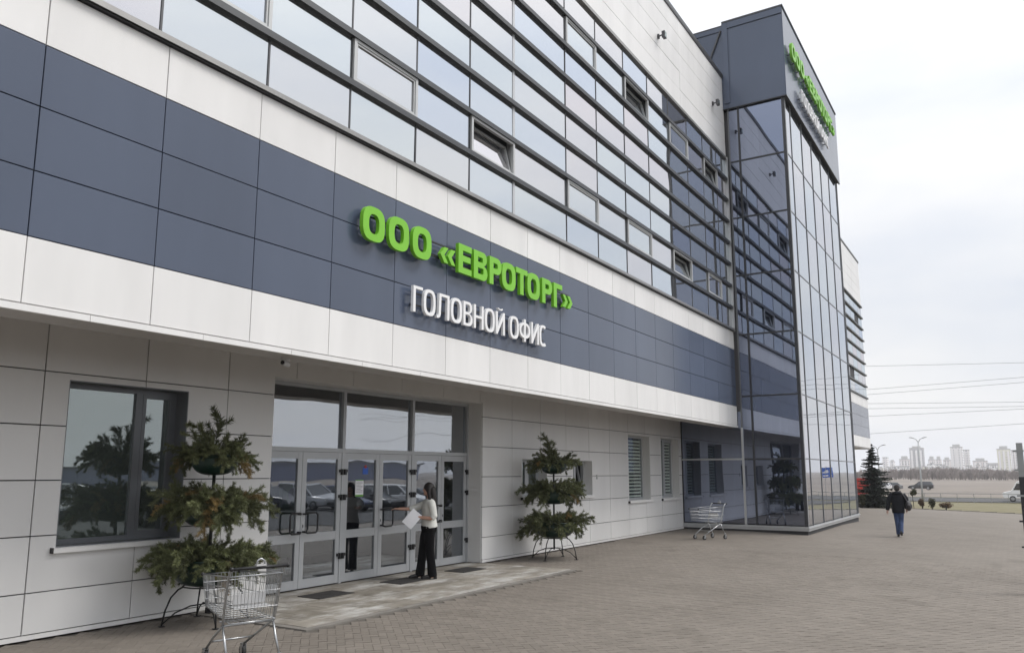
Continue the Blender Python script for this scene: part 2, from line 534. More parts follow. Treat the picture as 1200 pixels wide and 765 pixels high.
def tower_block_material(name, wall, win, sx, sz):
    """Far apartment facade: floors of windows too small to tell apart."""
    m, n, l = new_mat(name)
    out = n.new('ShaderNodeOutputMaterial')
    b = n.new('ShaderNodeBsdfPrincipled')
    b.inputs['Roughness'].default_value = 0.85
    geo = n.new('ShaderNodeNewGeometry')
    sp = n.new('ShaderNodeSeparateXYZ')
    l.new(geo.outputs['Position'], sp.inputs[0])
    cb = n.new('ShaderNodeCombineXYZ')
    ad = n.new('ShaderNodeMath')
    ad.operation = 'ADD'
    l.new(sp.outputs['X'], ad.inputs[0])
    l.new(sp.outputs['Y'], ad.inputs[1])
    l.new(ad.outputs[0], cb.inputs[0])
    l.new(sp.outputs['Z'], cb.inputs[1])
    br = n.new('ShaderNodeTexBrick')
    br.offset = 0.0
    br.inputs['Scale'].default_value = 1.0
    br.inputs['Brick Width'].default_value = sx
    br.inputs['Row Height'].default_value = sz
    br.inputs['Mortar Size'].default_value = 0.75
    br.inputs['Mortar Smooth'].default_value = 0.0
    br.inputs['Color1'].default_value = (*win, 1)
    br.inputs['Color2'].default_value = (*tuple(c * 1.35 for c in win), 1)
    br.inputs['Mortar'].default_value = (*wall, 1)
    l.new(cb.outputs[0], br.inputs['Vector'])
    l.new(br.outputs['Color'], b.inputs['Base Color'])
    l.new(b.outputs[0], out.inputs[0])
    return m

# ------------------------------------------------------------------ mesh helpers
class MB:
    def __init__(self):
        self.v, self.f, self.tone = [], [], []
        self.smooth_from = None

    def add(self, vs, fs, tone=0.5):
        o = len(self.v)
        self.v.extend([tuple(p) for p in vs])
        self.f.extend([tuple(i + o for i in f) for f in fs])
        self.tone.extend([tone] * len(vs))
        return self

    def box(self, x0, x1, y0, y1, z0, z1):
        return self.add([(x0, y0, z0), (x1, y0, z0), (x1, y1, z0), (x0, y1, z0), (x0, y0, z1), (x1, y0, z1), (x1, y1, z1), (x0, y1, z1)],
                        [(0, 3, 2, 1), (4, 5, 6, 7), (0, 1, 5, 4), (1, 2, 6, 5), (2, 3, 7, 6), (3, 0, 4, 7)])

    def beam(self, a, b, w, h, upv=(0, 0, 1)):
        a, b = Vector(a), Vector(b)
        d = (b - a).normalized()
        u = Vector(upv)
        if abs(d.dot(u)) > 0.98:
            u = Vector((1, 0, 0))
        s = d.cross(u).normalized() * w / 2
        t = s.cross(d).normalized() * h / 2
        vs_ = [a - s - t, a + s - t, a + s + t, a - s + t, b - s - t, b + s - t, b + s + t, b - s + t]
        return self.add(vs_, [(0, 3, 2, 1), (4, 5, 6, 7), (0, 1, 5, 4), (1, 2, 6, 5), (2, 3, 7, 6), (3, 0, 4, 7)])

    def tube(self, pts, r, n=8, caps=True, ell=None, tone=0.5):
        """Tube along a path; r a number or a list; ell = (a, b) scales the two cross axes (or a list of them)."""
        P = [Vector(p) for p in pts]
        R = r if isinstance(r, (list, tuple)) else [r] * len(P)
        E_ = ell if isinstance(ell, list) else [ell or (1, 1)] * len(P)
        vs_, fs_ = [], []
        nrm = None
        for i, p in enumerate(P):
            d = (P[min(i + 1, len(P) - 1)] - P[max(i - 1, 0)]).normalized()
            if nrm is None:
                ref = Vector((0, 1, 0)) if abs(d.y) < 0.9 else Vector((1, 0, 0))
                nrm = (ref - d * ref.dot(d)).normalized()
            else:
                nrm = (nrm - d * nrm.dot(d)).normalized()
            bi = d.cross(nrm)
            for k in range(n):
                a = 2 * PI * k / n
                vs_.append(p + nrm * math.cos(a) * R[i] * E_[i][0] + bi * math.sin(a) * R[i] * E_[i][1])
        for i in range(len(P) - 1):
            for k in range(n):
                k2 = (k + 1) % n
                fs_.append((i * n + k, i * n + k2, (i + 1) * n + k2, (i + 1) * n + k))
        if caps:
            fs_.append(tuple(range(n - 1, -1, -1)))
            fs_.append(tuple((len(P) - 1) * n + k for k in range(n)))
        return self.add(vs_, fs_, tone)

    def lathe(self, prof, n=20, c=(0, 0, 0), tone=0.5):
        vs_, fs_ = [], []
        for (r, z) in prof:
            for k in range(n):
                a = 2 * PI * k / n
                vs_.append((c[0] + r * math.cos(a), c[1] + r * math.sin(a), c[2] + z))
        for i in range(len(prof) - 1):
            for k in range(n):
                k2 = (k + 1) % n
                fs_.append((i * n + k, i * n + k2, (i + 1) * n + k2, (i + 1) * n + k))
        fs_.append(tuple(range(n - 1, -1, -1)))
        fs_.append(tuple((len(prof) - 1) * n + k for k in range(n)))
        return self.add(vs_, fs_, tone)

    def ball(self, c, r, n=12, m=8):
        c = Vector(c)
        if not isinstance(r, (list, tuple)):
            r = (r, r, r)
        vs_, fs_ = [], []
        for i in range(m + 1):
            t = PI * (0.02 + 0.96 * i / m)
            for k in range(n):
                a = 2 * PI * k / n
                vs_.append((c.x + r[0] * math.sin(t) * math.cos(a), c.y + r[1] * math.sin(t) * math.sin(a), c.z - r[2] * math.cos(t)))
        for i in range(m):
            for k in range(n):
                k2 = (k + 1) % n
                fs_.append((i * n + k, i * n + k2, (i + 1) * n + k2, (i + 1) * n + k))
        fs_.append(tuple(range(n - 1, -1, -1)))
        fs_.append(tuple(m * n + k for k in range(n)))
        return self.add(vs_, fs_)

    def mesh(self, name, mat, smooth=False, tone=False):
        me = bpy.data.meshes.new(name)
        me.from_pydata(self.v, [], self.f)
        if isinstance(mat, str):
            mat = M[mat]
        me.materials.append(mat)
        if smooth:
            me.polygons.foreach_set('use_smooth', [True] * len(me.polygons))
        if tone:
            at = me.attributes.new('tone', 'FLOAT', 'POINT')
            at.data.foreach_set('value', self.tone)
        me.update()
        return me

    def build(self, name, mat, parent=None, smooth=False, tone=False, loc=None, rot=None):
        return link(name, self.mesh(name, mat, smooth, tone), parent, loc, rot)

def link(name, me, parent=None, loc=None, rot=None):
    o = bpy.data.objects.new(name, me)
    COL.objects.link(o)
    if parent:
        o.parent = parent
    if loc:
        o.location = loc
    if rot:
        o.rotation_euler = rot
    return o

def tag(o, label=None, cat=None, group=None, kind=None):
    if label:
        o['label'] = label
    if cat:
        o['category'] = cat
    if group:
        o['group'] = group
    if kind:
        o['kind'] = kind
    return o

def empty(name, loc=(0, 0, 0), rz=0.0):
    o = bpy.data.objects.new(name, None)
    o.empty_display_size = 0.2
    COL.objects.link(o)
    o.location = loc
    o.rotation_euler = (0, 0, rz)
    return o

def copy_tree(o, parent=None):
    c = o.copy()
    COL.objects.link(c)
    c.parent = parent
    for ch in list(o.children):
        copy_tree(ch, c)
    return c

def smoothstep(a, b, x):
    t = min(1, max(0, (x - a) / (b - a)))
    return t * t * (3 - 2 * t)

# ------------------------------------------------------------------ ground levels
YU, YL = 7.7, 9.7                 # planes of the upper facade and of the ground-floor wall
XT, YT = 26.8, 5.62               # tower: side plane facing the camera and front plane
PLAZA_END = 62.0
ROAD_Z = -1.5

def zg(x, y):
    """Ground height: falls gently away from the building, then down to the road."""
    base = -0.03 * min(12.0, max(0.0, 7.5 - y)) - 0.018 * min(30.0, max(0.0, x - 33.0))
    if x <= PLAZA_END:
        return base
    if x < 150:
        return base + (ROAD_Z - base) * smoothstep(PLAZA_END, 108, x)
    return ROAD_Z + 0.9 * smoothstep(150, 420, x) + 2.0 * smoothstep(500, 1500, x)

def grid_sheet(name, xs, ys, dz, mat, hole=None):
    mb = MB()
    nx, ny = len(xs), len(ys)
    vs_ = [(x, y, zg(x, y) + dz) for x in xs for y in ys]
    fs_ = []
    for i in range(nx - 1):
        for j in range(ny - 1):
            cx, cy = (xs[i] + xs[i + 1]) / 2, (ys[j] + ys[j + 1]) / 2
            if hole and hole(cx, cy):
                continue
            fs_.append((i * ny + j, (i + 1) * ny + j, (i + 1) * ny + j + 1, i * ny + j + 1))
    mb.add(vs_, fs_)
    return tag(mb.build(name, mat), kind='structure')

xs_far = [-900, -400, -150, -60, -20, 0, 20, 33, 40, 50, 62, 64, 68, 74, 80, 86, 92, 98, 104, 110, 116, 130, 150, 200, 260, 330, 420, 600, 900, 1300, 1900, 2600]
ys_far = [-1600, -800, -400, -200, -100, -50, -25, -12, -4.5, 0, 4, 7.5, 10, 20, 40, 80, 160, 320, 640, 1200, 1800]
grid_sheet('ground', xs_far, ys_far, -0.06, 'terrain')
grid_sheet('road', [108.5, 112, 118, 124, 127], [-400, -100, 0, 100, 400], 0.01, 'asphalt')

# plaza paving: near field of pavers on a bed, paving material beyond
NX0, NX1, NY0 = 2.2, 21.0, -1.2
xs_p = [-30, NX0, 6, 10, 14, 18, NX1, 26.8, 33, 40, 50, PLAZA_END]
ys_p = [-5, NY0, 2, 4.5, 7.5, 9.75, 14]
plaza = grid_sheet('plaza', xs_p, ys_p, -0.004, 'paving', hole=lambda x, y: NX0 < x < NX1 and NY0 < y < 9.75)
bed = grid_sheet('paving_bed', [NX0, 6, 10, 14, 18, NX1], [NY0, 2, 4.5, 7.5, 9.75], -0.014, 'paving_bed')
bed.parent = plaza
bed['kind'] = 'stuff'

LX0, LX1, LY0 = 7.37, 14.42, 7.58       # landing in front of the doors

def make_paver_mesh():
    mb = MB()
    a, b, c, h = 0.0986, 0.0486, 0.003, 0.004
    vs_ = [(-a, -b, -h * 2), (a, -b, -h * 2), (a, b, -h * 2), (-a, b, -h * 2), (-a, -b, -h * .6), (a, -b, -h * .6), (a, b, -h * .6), (-a, b, -h * .6),
           (-a + c, -b + c, 0), (a - c, -b + c, 0), (a - c, b - c, 0), (-a + c, b - c, 0)]
    fs_ = [(0, 1, 5, 4), (1, 2, 6, 5), (2, 3, 7, 6), (3, 0, 4, 7), (4, 5, 9, 8), (5, 6, 10, 9), (6, 7, 11, 10), (7, 4, 8, 11), (8, 9, 10, 11)]
    return vs_, fs_

pv, pf = make_paver_mesh()
pm = MB().add(pv, pf).mesh('paver', 'paver_obj')
spots = []
R45 = math.radians(45)
c45, s45 = math.cos(R45), math.sin(R45)
for i in range(-120, 330):
    for j in range(-330, 160):
        r = (i - j) % 4
        if r == 0:
            u, v, rot = (i + 1.0) * 0.1, (j + 0.5) * 0.1, 0
        elif r == 3:
            u, v, rot = (i + 0.5) * 0.1, (j + 1.0) * 0.1, 1
        else:
            continue
        x, y = u * c45 - v * s45, u * s45 + v * c45
        if not (NX0 - .05 < x < NX1 + .12 and NY0 - .1 < y < 9.62):
            continue
        if LX0 - .16 < x < LX1 + .02 and y > LY0 - .21:
            continue
        if x * 0.8493 + y * 0.5278 < 5.5:
            continue
        spots.append((x, y, rot))

def seen(x, y):        # how large a paver shows: near the camera and inside the photograph
    d = x * 0.8493 + y * 0.5278
    s = (x * 0.5278 - y * 0.8493) / d
    return d if (abs(s) < 0.64 and d > 8.45) else d + 100
spots.sort(key=lambda p: seen(p[0], p[1]))
rnd = random.Random(3)
for k, (x, y, rot) in enumerate(spots[:300]):
    o = link('paver', pm, plaza, (x, y, zg(x, y) + rnd.uniform(-.0012, .0012)), (rnd.uniform(-.006, .006), rnd.uniform(-.006, .006), R45 + rot * PI / 2))
mb = MB()
for (x, y, rot) in spots[300:]:
    a = R45 + rot * PI / 2
    ca, sa = math.cos(a), math.sin(a)
    tx, ty = rnd.uniform(-.006, .006), rnd.uniform(-.006, .006)
    z0 = zg(x, y) + rnd.uniform(-.0012, .0012)
    mb.add([(x + p[0] * ca - p[1] * sa, y + p[0] * sa + p[1] * ca, z0 + p[2] + p[0] * tx + p[1] * ty) for p in pv], pf, rnd.random())
o = mb.build('pavers', 'paver_attr', plaza, tone=True)
o['kind'] = 'stuff'

# landing of stone tiles with a kerb strip
landing = MB().box(LX0, LX1, LY0, 10.16, -0.10, -0.004).build('landing', 'paving_bed')
tag(landing, kind='structure')
tcache = {}
ny_t, nx_t = 6, 12
tw, td = (LX1 - LX0) / nx_t, (10.05 - LY0) / ny_t
for i in range(-1, nx_t + 1):
    for j in range(ny_t):
        off = 0.5 * (j % 2)
        x0, x1 = LX0 + (i + off) * tw, LX0 + (i + 1 + off) * tw
        x0, x1 = max(LX0, x0), min(LX1, x1)
        if x1 - x0 < 0.05:
            continue
        key = round(x1 - x0, 3)
        if key not in tcache:
            a, b = key / 2 - .003, td / 2 - .003
            tcache[key] = MB().add([(-a, -b, -.02), (a, -b, -.02), (a, b, -.02), (-a, b, -.02), (-a + .003, -b + .003, .0), (a - .003, -b + .003, .0), (a - .003, b - .003, .0), (-a + .003, b - .003, .0)],
                                   [(0, 1, 5, 4), (1, 2, 6, 5), (2, 3, 7, 6), (3, 0, 4, 7), (4, 5, 6, 7)]).mesh('tile', 'landing_tile')
        link('tile', tcache[key], landing, ((x0 + x1) / 2, LY0 + (j + .5) * td, 0.006 + rnd.uniform(-.001, .001)))
for k in range(8):
    x0 = LX0 - .12 + k * (LX1 + .12 - LX0) / 8
    MB().box(x0, x0 + (LX1 + .12 - LX0) / 8 - .008, LY0 - .125, LY0 - .008, -.08, 0.004).build('kerb_stone', 'kerb', landing)
for k in range(2):
    MB().box(LX0 - .12, LX0 - .008, LY0 + k * 1.05, LY0 + k * 1.05 + 1.04, -.08, 0.004).build('kerb_stone', 'kerb', landing)
for cx, lab in ((9.42, 'left'), (11.32, 'middle'), (13.2, 'right')):
    mt = MB().box(-.38, .38, -.24, .24, 0, .008)
    for q in range(18):
        mt.box(-.37 + q * .0415, -.345 + q * .0415, -.235, .235, .008, .012)
    mo = mt.build('door_mat', 'mat_rubber', loc=(cx, 9.28, 0.008))
    tag(mo, 'dark ribbed door mat in front of the %s pair of glass doors' % lab, 'door mat', 'door mats')

# kerb and grass verge at the end of the plaza
kb = empty('kerb', (PLAZA_END, 0, 0))
tag(kb, kind='structure')
kme = MB().box(-.075, .075, 0, .985, -.3, .05).mesh('kerb_stone', 'kerb')
for k in range(42):
    y = -22 + k
    link('kerb_stone', kme, kb, (0.08, y, zg(PLAZA_END, y)))

# car park behind the photographer
grid_sheet('car_park', [-60, 0, 20, 33, 40, 50, 62, 68, 74, 80, 86, 92, 98, 104], [-120, -60, -25, -12, -5.2], 0.004, 'asphalt')

# ------------------------------------------------------------------ the office building
bld = empty('office_building', (15, 9.7, 0))
tag(bld, 'white and dark grey panelled office block with glass tower and long ribbon windows', 'building')
bld_inv = Matrix.Translation((-15, -9.7, 0))

def bpart(mb, name, mat, parent=None, smooth=False):
    """A part in world coordinates under the building (or under one of its parts)."""
    o = mb.build(name, mat, parent or bld, smooth)
    if parent is None:
        o.location = (-15, -9.7, 0)
    return o

def subtract(rect, holes):
    rs = [rect]
    for (hx0, hx1, hz0, hz1) in holes:
        out = []
        for (x0, x1, z0, z1) in rs:
            if hx0 >= x1 or hx1 <= x0 or hz0 >= z1 or hz1 <= z0:
                out.append((x0, x1, z0, z1))
                continue
            if z0 < hz0:
                out.append((x0, x1, z0, hz0))
            if hz1 < z1:
                out.append((x0, x1, hz1, z1))
            a, b = max(z0, hz0), min(z1, hz1)
            if x0 < hx0:
                out.append((x0, hx0, a, b))
            if hx1 < x1:
                out.append((hx1, x1, a, b))
        rs = out
    return [r for r in rs if r[1] - r[0] > .012 and r[3] - r[2] > .012]

pcache = {}
def panel(parent, name, mat, rect, y, holes=(), gap=0.007, th=0.03):
    """One cladding panel: front face at y, chamfered edges, holes cut out."""
    x0, x1, z0, z1 = rect
    r = (x0 + gap, x1 - gap, z0 + gap, z1 - gap)
    touching = [h for h in holes if h[0] < r[1] and h[1] > r[0] and h[2] < r[3] and h[3] > r[2]]
    if not touching:
        key = (round(r[1] - r[0], 3), round(r[3] - r[2], 3), mat, th)
        if key not in pcache:
            a, b, c = key[0] / 2, key[1] / 2, .003
            pcache[key] = MB().add([(-a, th, -b), (a, th, -b), (a, th, b), (-a, th, b), (-a, c, -b), (a, c, -b), (a, c, b), (-a, c, b),
                                    (-a + c, 0, -b + c), (a - c, 0, -b + c), (a - c, 0, b - c), (-a + c, 0, b - c)],
                                   [(0, 1, 5, 4), (1, 2, 6, 5), (2, 3, 7, 6), (3, 0, 4, 7), (4, 5, 9, 8), (5, 6, 10, 9), (6, 7, 11, 10), (7, 4, 8, 11), (8, 9, 10, 11)]).mesh(name, mat)
        return link(name, pcache[key], parent, ((r[0] + r[1]) / 2, y + rnd.uniform(-.0015, .0015), (r[2] + r[3]) / 2), (rnd.uniform(-.0012, .0012), 0, rnd.uniform(-.0012, .0012)))
    rs = subtract(r, touching)
    if not rs:
        return None
    m_ = MB()
    for (a, b, c, d) in rs:
        m_.box(a, b, y, y + th, c, d)
    return m_.build(name, mat, parent)

COLX = [3.73 + 1.32 * k for k in range(-6, 18)]            # panel joints, shared by both storeys
COLX = [x for x in COLX if x < XT - .3] + [XT - .02]

# --- ground-floor wall
WINS = [dict(x0=5.35, x1=7.03, z0=1.02, z1=3.02, kind='tall_left'),
        dict(x0=16.05, x1=17.25, z0=1.33, z1=2.22, kind='small_closed'),
        dict(x0=18.62, x1=19.76, z0=1.29, z1=2.22, kind='small_open'),
        dict(x0=22.2, x1=23.9, z0=1.06, z1=3.03, kind='blind'),
        dict(x0=24.86, x1=26.5, z0=1.06, z1=3.03, kind='blind_narrow')]
DOOR = (8.56, 14.40, -0.05, 3.40)
holes = [(w['x0'], w['x1'], w['z0'], w['z1']) for w in WINS] + [DOOR]
mb = MB()
for (a, b, c, d) in subtract((-8, XT, 0.0, 3.95), holes):
    mb.box(a, b, YL + .032, YL + .30, c, d)
lower = bpart(mb, 'lower_wall', 'joint')
rows_l = [0.066, 0.53, 1.17, 1.81, 2.455, 3.10, 3.93]
for i in range(len(COLX) - 1):
    for j in range(len(rows_l) - 1):
        panel(lower, 'wall_panel', 'lower_panel', (COLX[i], COLX[i + 1], rows_l[j], rows_l[j + 1]), YL, holes)
for i in range(0, len(COLX) - 1, 3):                        # pale base trim
    x0, x1 = COLX[i], COLX[min(i + 3, len(COLX) - 1)]
    for (a, b, c, d) in subtract((x0 + .004, x1 - .004, 0.012, 0.062), [DOOR]):
        MB().box(a, b, YL - .006, YL + .03, c, d).build('base_trim', 'white_panel', lower)

def liner(parent, x0, x1, z0, z1, y0, y1, mat):
    """Reveal lining of an opening."""
    t = .012
    MB().box(x0, x0 + t, y0, y1, z0, z1).box(x1 - t, x1, y0, y1, z0, z1).box(x0 + t, x1 - t, y0, y1, z1 - t, z1).box(x0 + t, x1 - t, y0, y1, z0, z0 + t).build('reveal', mat, parent)

def frame_rect(mb, x0, x1, z0, z1, y0, y1, w):
    mb.box(x0, x0 + w, y0, y1, z0, z1).box(x1 - w, x1, y0, y1, z0, z1)
    mb.box(x0 + w, x1 - w, y0, y1, z0, z0 + w).box(x0 + w, x1 - w, y0, y1, z1 - w, z1)

def pane_mesh(parent, x0, x1, z0, z1, y, mat, name='pane', th=.012):
    return MB().box(x0, x1, y, y + th, z0, z1).build(name, mat, parent)

for w in WINS:
    x0, x1, z0, z1 = w['x0'], w['x1'], w['z0'], w['z1']
    yg = YL + .25
    fm = 'grey_frame' if w['kind'] == 'tall_left' else 'aluminium'
    a, b, c, d = x0 + .012, x1 - .012, z0 + .012, z1 - .012
    mb = MB()
    fwid = .06
    frame_rect(mb, a, b, c, d, yg, yg + .07, fwid)
    if w['kind'] == 'tall_left':
        xm = a + (b - a) * .66
    elif w['kind'].startswith('small'):
        xm = (a + b) / 2
    else:
        xm = a + (b - a) * (.5 if w['kind'] == 'blind_narrow' else .62)
    if w['kind'] == 'blind':
        xm = b - fwid + .05
    else:
        mb.box(xm - .05, xm + .05, yg - .003, yg + .07, c + fwid, d - fwid)
    win = bpart(mb, 'window', fm)
    gm = 'glass_clear' if w['kind'].startswith('blind') else 'glass_low'
    pane_mesh(win, a + fwid, xm - .05, c + fwid, d - fwid, yg + .03, gm)
    if w['kind'] == 'blind':
        pass
    elif w['kind'] == 'small_open':
        s = MB()
        frame_rect(s, 0, b - fwid - xm - .05, 0, d - c - 2 * fwid, -.02, .03, .045)
        so = s.build('sash', 'aluminium', win, loc=(xm + .05, yg + .03, c + fwid), rot=(math.radians(-12), 0, 0))
    else:
        s = MB()
        frame_rect(s, xm + .05, b - fwid, c + fwid, d - fwid, yg - .008, yg + .05, .05)
        s.build('sash', fm, win)
        pane_mesh(win, xm + .10, b - fwid - .05, c + fwid + .05, d - fwid - .05, yg + .025, gm)
    liner(win, x0, x1, z0, z1, YL + .002, YL + .36, 'grey_frame' if w['kind'] == 'tall_left' else 'lower_panel')
    MB().box(x0 - .05, x1 + .05, YL - .06, YL + .24, z0 - .048, z0 - .004).box(x0 - .05, x1 + .05, YL - .063, YL - .055, z0 - .06, z0 - .0465).build('sill', 'white_panel', win)
    MB().box(x0 - .062, x0 - .051, YL - .065, YL + .02, z0 - .062, z0 + .004).build('sill_end', 'black', win)
    if w['kind'].startswith('blind'):
        z = c + .08
        while z < d - .1:
            MB().box(a + fwid + .01, b - fwid - .01, yg + .046, yg + .05, z, z + .058).build('blind_slat', 'blind', win)
            z += .105

# --- entrance: three bays of double doors under fixed lights
YG = 10.10
liner_o = bpart(MB().box(8.56, 8.572, YL + .0325, YG + .14, 0, 3.40).box(14.388, 14.40, YL + .0325, YG + .14, 0.012, 3.40).box(8.572, 14.388, YL + .0325, YG + .14, 3.388, 3.40), 'entrance_reveal', 'lower_panel')
BAYS = [8.60, 10.52, 12.47, 14.36]
entr = MB()
for k, x in enumerate(BAYS):
    w_ = .07 if 0 < k < 3 else .05
    entr.box(x - w_ / 2, x + w_ / 2, YG - .04, YG + .08, 0.005, 3.386)
for k in range(3):
    entr.box(BAYS[k] + .036, BAYS[k + 1] - .036, YG - .038, YG + .078, 2.25, 2.32)
    entr.box(BAYS[k] + .036, BAYS[k + 1] - .036, YG - .038, YG + .078, 3.33, 3.385)
entr_o = bpart(entr, 'entrance_frame', 'aluminium')
for k in range(3):
    pane_mesh(entr_o, BAYS[k] + .036, BAYS[k + 1] - .036, 2.322, 3.328, YG + .02, 'glass_trans', 'transom_pane')
for k in range(3):
    xa, xb = BAYS[k] + .037, BAYS[k + 1] - .037
    xm = (xa + xb) / 2
    for side, (a, b) in enumerate(((xa, xm - .004), (xm + .004, xb))):
        st = .095
        d_ = MB()
        z0, z1 = 0.02, 2.245
        zb0, zb1, zr0, zr1, zt = .16, .76, .76, .90, 2.13
        d_.box(a, a + st, YG - .03, YG + .03, z0, z1).box(b - st, b, YG - .03, YG + .03, z0, z1)
        d_.box(a + st, b - st, YG - .028, YG + .028, z0, zb0).box(a + st, b - st, YG - .028, YG + .028, zr0, zr1).box(a + st, b - st, YG - .028, YG + .028, zt, z1)
        door = bpart(d_, 'door', 'aluminium')
        pane_mesh(door, a + st, b - st, zr1, zt, YG - .004, 'glass_door')
        pane_mesh(door, a + st, b - st, zb0, zb1, YG - .004, 'glass_door', 'lower_pane')
        xo = a if side == 0 else b
        for hz in (.42, 1.42, 1.86):                        # hinges on the outer stiles
            h = MB().box(xo - .02, xo + .02, YG - .075, YG - .031, hz, hz + .10)
            s_ = 1 if side == 0 else -1
            h.box(min(xo + s_ * .022, xo + s_ * .06), max(xo + s_ * .022, xo + s_ * .06), YG - .06, YG - .031, hz + .045, hz + .095)
            h.build('hinge', 'black', door)
        if k == 0 or (k == 1 and side == 1) or (k == 2 and side == 0):
            xh = b - .05 if side == 0 else a + .05
            sgn = -1 if side == 0 else 1
            pts = [(xh, YG - .035, .93), (xh, YG - .10, .93), (xh + sgn * .03, YG - .12, .91), (xh + sgn * .21, YG - .12, .91), (xh + sgn * .25, YG - .12, .95),
                   (xh + sgn * .25, YG - .12, 1.20), (xh + sgn * .21, YG - .12, 1.24), (xh + sgn * .03, YG - .12, 1.24), (xh, YG - .10, 1.22), (xh, YG - .035, 1.22)]
            MB().tube(pts, .016, 8).build('handle', 'black', door, smooth=True)
        if side == 1:
            MB().box(a + .03, a + .07, YG - .034, YG - .0305, .95, 1.10).build('lock_plate', 'silver', door)
            MB().box(a + .043, a + .057, YG - .04, YG - .0345, 1.0, 1.045).build('lock', 'black', door)

# interior of the ground floor, seen dimly through the glass
inn = MB()
inn.box(-8, XT - .1, 14.2, 14.4, -0.3, 3.94)
inn.box(8.1, 8.3, 10.32, 14.19, 0.0, 3.94).box(14.65, 14.85, 10.32, 14.19, 0.0, 3.94)
bpart(inn, 'inner_wall', 'interior')
bpart(MB().box(-8, XT - .1, 10.18, 14.19, -.3, -.006), 'inner_floor', 'interior_floor')

# --- canopy lip and raised soffit
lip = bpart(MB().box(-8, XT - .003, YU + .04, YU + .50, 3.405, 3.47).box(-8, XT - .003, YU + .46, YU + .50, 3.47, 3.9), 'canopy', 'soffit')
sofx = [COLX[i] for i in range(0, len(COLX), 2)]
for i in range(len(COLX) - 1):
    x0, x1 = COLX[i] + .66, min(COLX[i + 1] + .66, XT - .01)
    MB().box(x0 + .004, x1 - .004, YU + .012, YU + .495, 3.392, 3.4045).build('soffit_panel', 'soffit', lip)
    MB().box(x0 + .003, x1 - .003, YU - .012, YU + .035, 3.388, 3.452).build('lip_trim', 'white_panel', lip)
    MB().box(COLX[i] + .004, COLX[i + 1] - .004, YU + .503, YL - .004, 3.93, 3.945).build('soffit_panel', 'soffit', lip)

# --- upper facade
RZ0, NROW, RH = 6.72, 8, 0.769
RZ1 = RZ0 + NROW * RH
upper = bpart(MB().box(-8, XT, YU + .036, YU + .25, 3.475, 6.70).box(-8, XT, YU + .036, YU + .25, RZ1, 16.0).box(-8, XT, YU + .295, 30, 3.95, 15.9), 'upper_wall', 'joint')
rows_u = [3.46, 4.105, 4.752, 5.40, 6.04, 6.66]
for i in range(len(COLX) - 1):
    for j in range(5):
        mname = 'white_panel' if j in (0, 4) else 'dark_panel'
        panel(upper, 'facade_panel', mname, (COLX[i], COLX[i + 1], rows_u[j], rows_u[j + 1]), YU, gap=.005)
rows_t = [RZ1 + .06 + k * .60 for k in range(6)]
xs_t = [-8, -4.2, 2.4, 9.0, 15.6, 22.2, XT - .02]
for i in range(len(xs_t) - 1):
    for j in range(5):
        panel(upper, 'parapet_panel', 'white_panel', (xs_t[i], xs_t[i + 1], rows_t[j], rows_t[j + 1]), YU, gap=.0035)
bpart(MB().box(-8, XT - .05, YU - .035, YU + .5, 15.94, 16.06).box(-8, XT - .05, YU - .03, YU + .005, 15.90, 15.938), 'roof_coping', 'coping')

# --- ribbon glazing
MUL = [-7.2, -5.7, -4.2, -2.66, -1.15, .37, 1.89, 3.41, 4.93, 6.46, 7.96, 9.47, 10.98, 12.47, 14.65, 16.22, 17.87, 19.5, 21.09, 22.69, 24.2, 25.63, XT - .03]
CAS = {}
for k, cx in enumerate((5.7, 8.7, 11.7, 15.4, 18.6, 21.8, 24.9)):
    ci = max(i for i in range(len(MUL)) if MUL[i] < cx)
    CAS[(ci, 1)] = cx in (11.7, 21.8)
    if cx > 11:
        CAS[(ci, 6)] = cx in (18.6, 24.9)
CAS[(2, 1)] = False
CAS[(5, 1)] = False
glz = bpart(MB().box(-8, XT, YU + .26, YU + .29, 6.705, RZ1 - .002), 'ribbon_glazing', 'core')
YP = YU + .018
for i in range(len(MUL) - 1):
    for j in range(NROW):
        x0, x1 = MUL[i] + .014, MUL[i + 1] - .014
        z0, z1 = RZ0 + j * RH + .034, RZ0 + (j + 1) * RH - .034
        if (i, j) in CAS:
            fr = MB()
            frame_rect(fr, x0, x1, z0, z1, YP - .045, YP + .02, .055)
            fr.build('casement_frame', 'casement', glz)
            a, b, c, d = x0 + .057, x1 - .057, z0 + .057, z1 - .057
            if CAS[(i, j)]:
                sm = MB()
                frame_rect(sm, 0, b - a, -(d - c), 0, -.03, .03, .05)
                so = sm.build('open_sash', 'casement', glz, loc=(a, YP + .03, c + (d - c)), rot=(0, 0, 0))
                so.rotation_euler = (0, 0, 0)
                # bottom-hung sash tilted into the room: the top leans back
                so.location = (a, YP + .03 + math.sin(.22) * (d - c), c + math.cos(.22) * (d - c))
                so.rotation_euler = (-.22, 0, 0)
                pg = MB().box(.055, b - a - .055, -.006, .006, -(d - c) + .055, -.055).build('open_pane', 'glass_up', glz)
                pg.location = so.location
                pg.rotation_euler = so.rotation_euler
            else:
                sm = MB()
                frame_rect(sm, a, b, c, d, YP - .03, YP + .02, .03)
                sm.build('casement_sash', 'casement', glz)
                MB().box(a + .03, b - .03, YP - .006, YP + .006, c + .03, d - .03).build('pane', 'glass_up', glz)
        else:
            o = MB().box(-(x1 - x0) / 2, (x1 - x0) / 2, 0, .012, -(z1 - z0) / 2, (z1 - z0) / 2).build('pane', 'glass_up', glz, loc=((x0 + x1) / 2, YP, (z0 + z1) / 2))
            o.rotation_euler = (rnd.uniform(-.004, .004), 0, rnd.uniform(-.004, .004))
